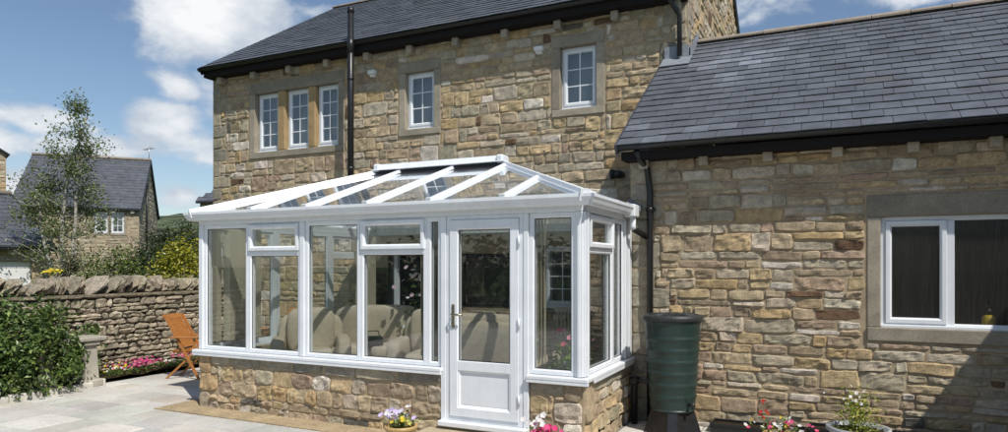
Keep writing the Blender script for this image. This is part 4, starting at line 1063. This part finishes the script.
pot('flower_pot', 'pot of red and pink flowers against the wing wall between butt and grey planter', (-.38, 6.85), .17, .18, 'pot', 83, 150, .04, .10, .12,
    [((-.36, 6.80, .27), (.30, .15, .08), 36, [PK, (.75, .1, .2), WH, YE], .036), ((-.53, 6.85, .38), (.05, .05, .14), 16, [(.5, .04, .03)], .026)])
pot('planter', 'pale grey planter with lime green plant and small white flowers under the wing window', (.27, 7.08), .275, .26, 'greypot', 84, 900, .032, .085, .26,
    [((.22, 7.05, .52), (.14, .1, .10), 15, [WH, WH, (.8, .8, .85)], .026)], [((.30, .36, .05), 4), ((.42, .40, .08), 3), ((.14, .22, .04), 2)], 'planter')
for (a, b, h, lb) in ((-1.10, -.18, .10, 'low black plastic trough along the foot of the wing wall by the water butt'), (-.16, 1.9, .15, 'longer black plastic trough along the wing wall behind the grey planter')):
    t = thing('trough', lb, 'trough', ((a+b)/2, 7.5, 0)); mb = MB()
    mb.box((a, 7.36, 0), (b, 7.375, h), bev=.004); mb.box((a, 7.60, 0), (b, 7.615, h), bev=.004); mb.box((a, 7.3755, 0), (a+.015, 7.5995, h)); mb.box((b-.015, 7.3755, 0), (b, 7.5995, h)); mb.box((a-.01, 7.345, h-.02), (b+.01, 7.3595, h+.004))
    obj('box', mb, 'black', t); mb = MB(); mb.box((a+.016, 7.376, 0), (b-.016, 7.599, h-.03)); obj('soil', mb, 'soil', t)
# plants standing inside, behind the glass
pot('house_plant', 'leafy green plant in a pot inside the corner window right of the door', (-2.42, 6.40), .14, .52, 'greypot', 86, 380, .08, .10, .30, [((-2.42, 6.4, .8), (.1, .1, .1), 3, [WH], .03)], [((.10, .19, .04), 3), ((.18, .28, .06), 2)], 'plant')
pot('house_plant', 'pink flowering plant added inside the side window in place of a geranium reflection', (-2.40, 6.95), .13, .62, 'greypot', 87, 260, .06, .09, .30, [((-2.40, 6.93, .95), (.2, .2, .2), 22, [(.75, .3, .42), PK], .06)], None, 'plant')  # added plant; its pink blooms stand in for a reflected geranium
pot('house_plant', 'tall plant with pale blooms inside beside the narrow pane', (-5.2, 8.2), .14, .6, 'greypot', 88, 200, .09, .14, .7, [((-5.2, 8.15, 1.45), (.5, .3, .5), 26, [WH, (.8, .6, .65)], .075)], [((.05, .10, .03), 3), ((.09, .15, .04), 2)], 'plant')

# ================================================================== BEYOND THE WALL
def cottage(name, label, o, ang, Lf, D, ze, zr, seed, z0=-.3, hip=False, hipl=False, wins=(), door=None, cat='house', res=.16, over=.15, chim=False, gmir=False, corb=None):
    """o = front right corner, ang = direction of u (to the right) in world; u from -Lf..0"""
    ux, uy = math.cos(ang), math.sin(ang); t = thing(name, label, cat, (o[0], o[1], z0)); P0 = generic((o[0], o[1], 0), ux, uy)
    PS = generic((o[0], o[1], 0), -uy, ux)     # side wall: u into depth, outward = u_dir
    holes = [w[:4] for w in wins]+([door] if door else [])
    stone_wall('front_wall', t, P0, -Lf, 0, z0, ze, holes=holes, skip=[grow(h, .14, .12, .14, .2) for h in [w[:4] for w in wins]], seed=seed, res=res, hb=(.16, .34), wb=(.25, .6), q_right=True, pal=PALD if seed % 2 else PAL)
    rise = (zr-ze)/(D/2)
    vm = (lambda u: np.minimum(ze+np.asarray(u)*rise, ze+(D-np.asarray(u))*rise)-.03) if not hip else None
    stone_wall('side_wall', t, PS, .0, D, z0, zr if not hip else ze, seed=seed+1, res=res, hb=(.16, .34), wb=(.25, .6), q_left=True, vmax=vm, backmax=ze-.012, back0=.302, pal=PALD if seed % 2 else PAL)
    mb = MB()
    mb.box((-Lf, z0, -D), (-.31, ze-.01, -D+.3), P=P0); mb.box((-Lf, z0, -D+.301), (-Lf+.3, ze-.01, -.301), P=P0)
    if not hip and not hipl:
        for a, b in ((-.02, -.3), (-Lf+.02, -Lf+.3)):
            pts = [P0(a, ze-.02, 0), P0(a, zr-.08, -D/2), P0(a, ze-.02, -D), P0(b, ze-.02, 0), P0(b, zr-.08, -D/2), P0(b, ze-.02, -D)]
            mb.add(pts, [(0, 2, 1), (3, 4, 5), (0, 1, 4, 3), (1, 2, 5, 4), (2, 0, 3, 5)])
    obj('inner_wall', mb, 'mortar', t)
    ang_r = math.atan2(zr-ze, D/2); L = math.hypot(zr-ze, D/2)+over; ca, sa = math.cos(ang_r), math.sin(ang_r)
    S = lambda u, s, d: P0(u, ze-over*sa+s*sa+d*ca+.03, over*ca-s*ca+d*sa)
    Sb = lambda u, s, d: P0(u, ze-over*sa+s*sa+d*ca+.03, -D-over*ca+s*ca-d*sa)
    hr = (lambda s: (.1 if not hip else over)-(s/L)*(D/2 if hip else 0)*1.15); hl = (lambda s: -Lf-.1) if not hipl else (lambda s: -Lf-over+(s/L)*D/2*1.15)
    slate_roof('roof', t, S, (-Lf-.1, .1), L, .30, .42, np.random.default_rng(seed), umin=hl, umax=hr)
    mb = MB(); x1 = hr(0); x2 = hr(L)
    mb.hexa([Sb(hl(0), 0, -.05), Sb(x1, 0, -.05), Sb(x2, L, -.05), Sb(hl(L), L, -.05), Sb(hl(0), 0, .0), Sb(x1, 0, .0), Sb(x2, L, .0), Sb(hl(L), L, .0)], (.07, .076, .09))
    if hip: mb.add([S(x1, 0, 0), Sb(x1, 0, 0), S(x2, L, 0)], [(0, 1, 2)], (.07, .076, .09))
    if hipl: mb.add([Sb(hl(0), 0, 0), S(hl(0), 0, 0), S(hl(L), L, 0)], [(0, 1, 2)], (.07, .076, .09))
    obj('rear_roof', mb, 'slate', t)
    mb = MB(); mb.tube([S(hl(L), L, .05), S(x2, L, .05)], .09, 8); obj('ridge_tiles', mb, 'quarry', t)
    mb = MB(); mb.box((-Lf-.1, ze-over*sa-.07, over*ca), (x1, ze-over*sa+.03, over*ca+.12), P=P0); mb.box((-Lf, ze-.12, .04), (0, ze-.02, over*ca-.002), P=P0); obj('gutter', mb, 'black', t)
    if not hip:
        mb = MB(); mb.hexa([S(.1, 0, -.05), S(.14, 0, -.05), S(.14, L, -.05), S(.1, L, -.05), S(.1, 0, .03), S(.14, 0, .03), S(.14, L, .03), S(.1, L, .03)]); mb.hexa([Sb(.1, 0, -.05), Sb(.14, 0, -.05), Sb(.14, L, -.05), Sb(.1, L, -.05), Sb(.1, 0, .03), Sb(.14, 0, .03), Sb(.14, L, .03), Sb(.1, L, .03)]); obj('verge', mb, 'black', t)
    if wins:
        u0 = min(w[0] for w in wins)
        for w in wins:
            f = upvc_light(t, P0, w[:4], -.06, 2, 3, barw=.03, fw=.06)
            surround(P0, w[:4], .18, .12, .12, .12, f)
            mb = MB(); mb.box((w[0]-.1, w[1]-.1, -.7), (w[2]+.1, w[3]+.1, -.68), P=P0); obj('dark_backing', mb, 'dark', f)  # near-black panel in place of the unlit room behind each window
    if corb: 
        for u in corb:
            mb = MB(); mb.box((u-.09, ze-.30, 0), (u+.09, ze-.13, .16), (.55, .52, .46), P=P0); obj('corbel', mb, 'ashlar', t)
    return t, P0, PS
# neighbour's house
s_ = 37.0; oc = W((139-504)/672*s_, s_); ang = TH+math.atan2(.361, .933)
nb, P0, PS = cottage('neighbour_house', 'neighbouring stone house with dark slate roof and twin small windows behind the birch', oc, ang, 5.9, 8.4, 4.95, 8.15, 91,
    wins=[(-2.12, 3.55, -1.50, 4.70), (-1.34, 3.55, -.72, 4.70)], corb=(-5.2, -4.2, -3.2, -2.2, -1.2, -.3))
mb = MB(); mb.tube([PS(2.4, -.3, .09), PS(2.4, 4.7, .09), PS(2.6, 6.6, .09)], .05, 8); obj('downpipe', mb, 'black', nb)
mb = MB(); c_ = PS(4.2, 8.1, .0); mb.tube([c_, (c_[0], c_[1], 9.0)], .025, 6); mb.tube([(c_[0]-.4, c_[1]-.1, 8.85), (c_[0]+.35, c_[1]+.15, 8.95)], .018, 6)
for k in range(5): x = -.35+k*.16; mb.tube([(c_[0]+x+.07, c_[1]-.2, 8.86+.02*k), (c_[0]+x-.07, c_[1]+.25, 8.86+.02*k)], .012, 5)
obj('aerial', mb, 'metal', nb)
mb = MB(); dcn = Vector(PS(7.6, 3.9, .30)); V = [tuple(dcn)]; F = []
ux_, uy_ = RV; 
for i in range(1, 5):
    for k in range(20):
        q = 2*math.pi*k/20; rr_ = .38*i/4; V.append((dcn.x+ux_*rr_*math.cos(q)-FV[0]*.10*(i/4)**2, dcn.y+uy_*rr_*math.cos(q)-FV[1]*.10*(i/4)**2, dcn.z+rr_*math.sin(q)*.9))
F += [(0, 1+k, 1+(k+1) % 20) for k in range(20)]
for i in range(3): F += [(1+i*20+k, 1+i*20+(k+1) % 20, 21+i*20+(k+1) % 20, 21+i*20+k) for k in range(20)]
mb.add(V, F, smooth=True); mb.tube([tuple(dcn), PS(7.6, 3.8, 0)], .03, 6); obj('satellite_dish', mb, 'metal', nb)
# garage with hipped roof
s_ = 22.0; oc = W((50-504)/672*s_, s_)
g_, P0, PS = cottage('garage', 'low stone garage with slate roof and white door at the left edge', oc, TH+R(57), 6.0, 6.4, 2.42, 4.25, 94, door=(-3.2, -.1, -.52, 1.90), corb=(-2.4, -1.7, -1.1, -.62, -.15), over=.2, cat='garage')
mb = MB(); mb.box((-3.2, -.1, -.15), (-.52, 1.90, -.08), P=P0)
for k in range(5): mb.box((-3.2, .3+k*.35, -.079), (-.52, .315+k*.35, -.072), P=P0)
gd = obj('garage_door', mb, 'white', g_)
mb = MB(); mb.box((-3.4, 1.914, -.10), (-.36, 2.06, .03), (.33, .29, .22), P=P0); obj('lintel', mb, 'ashlar', g_)
s_ = 29.0; oc = W((6-504)/672*s_-6.2*.743, s_-6.2*.669)
cottage('tall_house', 'sliver of a tall stone house rising at the left edge above the garage', oc, TH-R(90)+R(42), 6.0, 6.2, 6.6, 8.6, 96)
# small outbuilding peeping past the house corner
s_ = 31.0; oc = W((245-504)/672*s_, s_); cottage('outbuilding', 'small slate roofed outbuilding peeping past the left corner of the house', oc, TH, (245-200)/672*31, 4.0, 4.80, 6.5, 98, hipl=True)

def birch(name, label, base, H, seed, spread=.95, n=1):
    r = np.random.default_rng(seed); t = thing(name, label, 'tree', (base[0], base[1], -.07)); tr = MB(); lf = MB(); leafp = []
    rv = np.array((RV[0], RV[1], 0)); tips = []
    for s in range(3):
        th0 = (-.12, .25, -.02)[s]; top = np.array(base)+rv*(1.0, .75, -.8)[s]+np.array((0, 0, H*(1, .80, .62)[s])); b0 = np.array((base[0]+.12*s, base[1]+.1*s, -.07)); pts = []
        for k in range(9):
            q = k/8; p = b0*(1-q)+top*q-rv*(.45*math.sin(q*math.pi)*(s == 0))+rv*(math.sin(q*5+s)*.12)+r.normal(size=3)*.03; pts.append(p)
        tr.tube(pts, [.085*(1-k/9)**.9+.008 for k in range(9)], 8)
        for k in range(2, 9):
            for m in range(4):
                a = r.uniform(0, 2*math.pi); L = H*.26*(1.12-k/9)*r.uniform(.5, 1.3)+.22; d = np.array((math.cos(a), math.sin(a), r.uniform(.4, 1.1))); d /= np.linalg.norm(d)
                p = pts[k]; e1 = p+d*L*.5; e2 = p+d*L+np.array((0, 0, -.12*L)); tr.tube([p, e1, e2], [.02*(1.1-k/9)+.006, .011, .004], 5)
                for q in range(5):
                    cpt = p+(e2-p)*r.uniform(.3, 1.05); leafp.append(cpt+r.normal(size=(int(29*n), 3))*np.array((.15, .15, .2))*r.uniform(.6, 1.3))
    pos = np.concatenate(leafp); pos = pos[(pos[:, 2] > 2.7) | ((pos[:, 2] > 1.6) & (r.random(len(pos)) < .3))]
    add_leaves(lf, pos, .088, colset(r, len(pos), [((.16, .205, .07), 4), ((.12, .155, .055), 4), ((.24, .28, .12), 2), ((.20, .19, .09), .7)]), r, aspect=.6, droop=.6)
    obj('trunk', tr, 'birchbark', t); obj('crown', lf, 'leaf', t); return t
b = W((60-504)/672*21, 21); birch('birch_tree', 'slender pale stemmed birch with sparse leaves in front of the neighbouring house', (b[0], b[1], 0), 6.5, 101)
def at(px, zc): return W((px-504)/672*zc, zc)
def bush(name, label, px, zc, wpx, z1, seed, pal, n=2600, size=.09, cat='shrub', group=None, z0=.2):
    c = at(px, zc); w = wpx/672*zc/2; h = z1/2
    return shrub(name, label, [(c[0], c[1], h, w, w*.8, h), (c[0]+.3*w, c[1]+.2*w, h*1.2, w*.6, w*.6, h*.75), (c[0]-.45*w, c[1], h*.9, w*.55, w*.6, h*.85)], n, size, pal, seed, cat, clumps=130, spread=.13*max(1, w*.8), group=group, stems=6, shell=.6)
bush('yellow_shrub', 'bright golden leaved shrub above the dry stone wall beside the conservatory', 180, 14.5, 52, 2.35, 111, GY, 5200, .075)
bush('green_shrub', 'broad dark green shrub under the twin windows of the neighbouring house', 112, 15.5, 62, 2.30, 112, [((.09, .13, .03), 5), ((.15, .20, .04), 3), ((.22, .26, .06), 1)], 5200, .08, group='green shrubs above the dry stone wall')
bush('green_shrub', 'reddish brown leaved shrub at the foot of the birch', 72, 16.5, 26, 2.1, 113, [((.09, .075, .035), 4), ((.06, .075, .03), 4), ((.13, .10, .05), 1)], 3200, .07, group='green shrubs above the dry stone wall')
bush('green_shrub', 'dark upright shrub between the neighbouring house and the golden shrub', 140, 18, 30, 2.35, 114, GD, 3000, .085, group='green shrubs above the dry stone wall')
c = at(54, 17.0); bedding('flower_clump', 'small clump of yellow flowers behind the dry stone wall near the garage', (c[0], c[1], 1.62), (.28, .25, 0), 10, 36, [YE, (.8, .7, .1)], 67, .09)
r = np.random.default_rng(5); mb = MB(); pos = np.array((c[0], c[1], .85))+r.normal(size=(900, 3))*np.array((.22, .2, .45)); add_leaves(mb, pos, .08, colset(r, 900, G1), r); obj('stems', mb, 'leaf', bpy.data.objects['flower_clump'])
def tree(name, label, px, zc, H, w, seed, pal, n=5000, size=.16, group=None):
    c = at(px, zc); r = np.random.default_rng(seed); t = thing(name, label, 'tree', (c[0], c[1], -.07), 0, group)
    mb = MB(); mb.tube([(c[0], c[1], -.07), (c[0]+.1, c[1], H*.35), (c[0], c[1]+.1, H*.75)], [H*.03, H*.02, .03], 8)
    for k in range(9):
        a = r.uniform(0, 6.28); z = H*r.uniform(.25, .6); mb.tube([(c[0], c[1], z), (c[0]+math.cos(a)*w*.35, c[1]+math.sin(a)*w*.35, z+H*.2)], [H*.012, .02], 6)
    obj('trunk', mb, 'bark', t)
    bl = [(c[0]+r.normal()*w*.18, c[1]+r.normal()*w*.18, H*r.uniform(.35, .8), w*.33, w*.33, H*.2) for _ in range(8)]+[(c[0], c[1], H*.62, w*.3, w*.3, H*.33)]
    pos, out, j = shrub_pts(r, bl, n, 150, w*.05, .5); cl = r.uniform(.6, 1.4, 150)[j][:, None]; k = pos[:, 2] > .3
    mb = MB(); add_leaves(mb, pos[k], size, np.clip(colset(r, k.sum(), pal)*cl[k], 0, 1), r, out=out[k], aspect=.6); obj('crown', mb, 'leaf', t); return t
tree('broadleaf_tree', 'rounded green tree below the hill right of the neighbouring house', 184, 42, 5.0, 4.4, 121, G2, group='trees beyond the neighbouring house')
tree('broadleaf_tree', 'darker low tree directly behind the golden shrub', 166, 36, 3.7, 3.6, 122, GD, group='trees beyond the neighbouring house')
tree('broadleaf_tree', 'tree close to the left corner of the house below the outbuilding', 199, 46, 5.8, 4, 123, G2, group='trees beyond the neighbouring house')
# hills
def hills():
    mb = MB(); na, nr_ = 160, 40; A_ = np.linspace(R(-75), R(60), na); Rr = np.linspace(150, 1100, nr_); AA, RR = np.meshgrid(A_, Rr, indexing='ij')
    prof_ = np.interp(np.degrees(AA), [-75, -45, -37, -30, -27, -24.6, -20, 0, 60], [8, 16, 20, 33, 36, 40, 46, 60, 50])
    tt = np.clip((RR-170)/380, 0, 1); Z = prof_*(tt*tt*(3-2*tt))*1.0; Z = Z*(1+.06*vnoise(AA*25, RR/90))-.5+1.2*vnoise(AA*260, RR/6)*tt
    X = RR*(np.sin(AA)*RV[0]+np.cos(AA)*FV[0]); Y = RR*(np.sin(AA)*RV[1]+np.cos(AA)*FV[1])
    i = np.arange((na-1)*(nr_-1)); a = (i//(nr_-1))*nr_+i % (nr_-1)
    mb.add(np.stack([X.ravel(), Y.ravel(), Z.ravel()], 1), np.stack([a, a+nr_, a+nr_+1, a+1], 1), smooth=True); struct('hills', mb, 'hill')
hills()
# out-of-view hedge added behind the viewpoint to darken reflections in the glass
shrub('reflection_hedge', 'out-of-view hedge added behind the viewpoint to cut bright horizon reflections in the glass', [(x, -9, 1.2, 2.2, .7, 1.3) for x in (-14, -10.5, -7, -3.5, 0, 3.5)], 9000, .3, GD, 131, 'hedge', clumps=400, spread=.3, stems=6)

# ================================================================== SKY, SUN, CAMERA
SUN = Vector((3.7, -2.35, 5.7)).normalized(); EL = math.asin(SUN.z); AZ = math.atan2(SUN.x, SUN.y)
w = bpy.data.worlds.new('World'); C.world = w; w.use_nodes = True; t = NT(w.node_tree); bg = w.node_tree.nodes['Background']
sky = t.n('ShaderNodeTexSky', sky_type='NISHITA', sun_disc=False, sun_elevation=EL, sun_rotation=AZ, air_density=1.0, dust_density=.5, ozone_density=1.7)
g = t.n('ShaderNodeTexCoord').outputs['Generated']; nrm = t.n('ShaderNodeVectorMath', operation='NORMALIZE', ins={0: g}).outputs[0]
sep = t.n('ShaderNodeSeparateXYZ', ins={0: nrm}); az = t.math('ARCTAN2', sep.outputs[0], sep.outputs[1]); el = t.math('ARCSINE', sep.outputs[2])
def azel(px, py):
    x, z = (px-504)/672, (266-py)/672; d = Vector((FV[0]+x*RV[0], FV[1]+x*RV[1], z)).normalized(); return math.atan2(d.x, d.y), math.asin(d.z)
mp = t.n('ShaderNodeMapping', ins={0: nrm, 'Scale': (1, 1, 1.7)}).outputs[0]
n1 = t.n('ShaderNodeTexNoise', ins={'Vector': mp, 'Scale': 9.0, 'Detail': 9.0, 'Roughness': .56, 'Distortion': .25}).outputs[0]
n2 = t.n('ShaderNodeTexNoise', ins={'Vector': mp, 'Scale': 2.3, 'Detail': 4.0, 'Roughness': .5}).outputs[0]
total = None
for (px, py, rx, ry, amp) in ((215, 18, 72, 34, 1.25), (180, 5, 45, 24, 1.0), (262, 42, 52, 22, 1.0), (165, 122, 46, 24, .95), (195, 148, 42, 26, .9), (120, 150, 50, 20, .7), (45, 120, 58, 20, .9), (0, 135, 50, 26, .7), (185, 192, 40, 20, .95), (180, 92, 26, 13, .75), (90, 185, 90, 25, .75), (60, 140, 50, 16, .6), (215, 100, 20, 40, .55), (10, 90, 40, 14, .35), (330, 10, 40, 14, .6), (800, 0, 110, 26, .55), (930, -10, 90, 20, .6)):
    a0, e0 = azel(px, py); a1, _ = azel(px+rx, py); _, e1 = azel(px, py-ry)
    da = t.math('DIVIDE', t.math('SUBTRACT', az, a0), abs(a1-a0)); de = t.math('DIVIDE', t.math('SUBTRACT', el, e0), abs(e1-e0))
    q = t.math('ADD', t.math('MULTIPLY', da, da), t.math('MULTIPLY', de, de)); ga = t.math('MULTIPLY', t.math('EXPONENT', t.math('MULTIPLY', q, -.9)), amp)
    total = ga if total is None else t.math('MAXIMUM', total, ga)
dens = t.math('ADD', t.math('MULTIPLY', total, .62), t.math('MULTIPLY', t.math('SUBTRACT', n1, .5), 1.5))
dens = t.math('ADD', dens, t.math('MULTIPLY', t.math('SUBTRACT', n2, .5), .45))
mask = t.n('ShaderNodeMapRange', interpolation_type='SMOOTHSTEP', ins={0: dens, 1: .10, 2: .42, 3: 0.0, 4: .97}).outputs[0]
n3 = t.n('ShaderNodeTexNoise', ins={'Vector': mp, 'Scale': 16.0, 'Detail': 6.0, 'Roughness': .55}).outputs[0]
shade = t.n('ShaderNodeMapRange', ins={0: t.math('ADD', dens, t.math('MULTIPLY', t.math('SUBTRACT', n3, .5), 1.6)), 1: .2, 2: .95, 3: 0.0, 4: 1.0}).outputs[0]
ccol = t.n('ShaderNodeMix', data_type='RGBA', ins={0: shade, 6: (5.0, 5.6, 6.4, 1), 7: (8.8, 8.9, 9.0, 1)}).outputs[2]
mixc = t.n('ShaderNodeMix', data_type='RGBA', ins={0: mask, 6: sky.outputs[0], 7: ccol}).outputs[2]
t.link(mixc, bg.inputs[0]); bg.inputs[1].default_value = .10
sl = bpy.data.lights.new('sun', 'SUN'); sl.energy = 4.2; sl.angle = R(.53); sl.color = (1, .955, .88)
so = bpy.data.objects.new('sun', sl); COL.objects.link(so); so.rotation_euler = (-SUN).to_track_quat('-Z', 'Y').to_euler()
cam = bpy.data.cameras.new('camera'); co = bpy.data.objects.new('camera', cam); COL.objects.link(co); C.camera = co
co.location = (0, 0, 1.76); co.rotation_euler = (R(90), 0, TH); cam.sensor_width = 36; cam.lens = 24.0; cam.shift_y = 50/1008; cam.clip_end = 5000; cam.clip_start = .05
C.view_settings.view_transform = 'Standard'; C.view_settings.look = 'None'; C.view_settings.exposure = .13; C.view_settings.gamma = 1
C.cycles.max_bounces = 10; C.cycles.transparent_max_bounces = 24
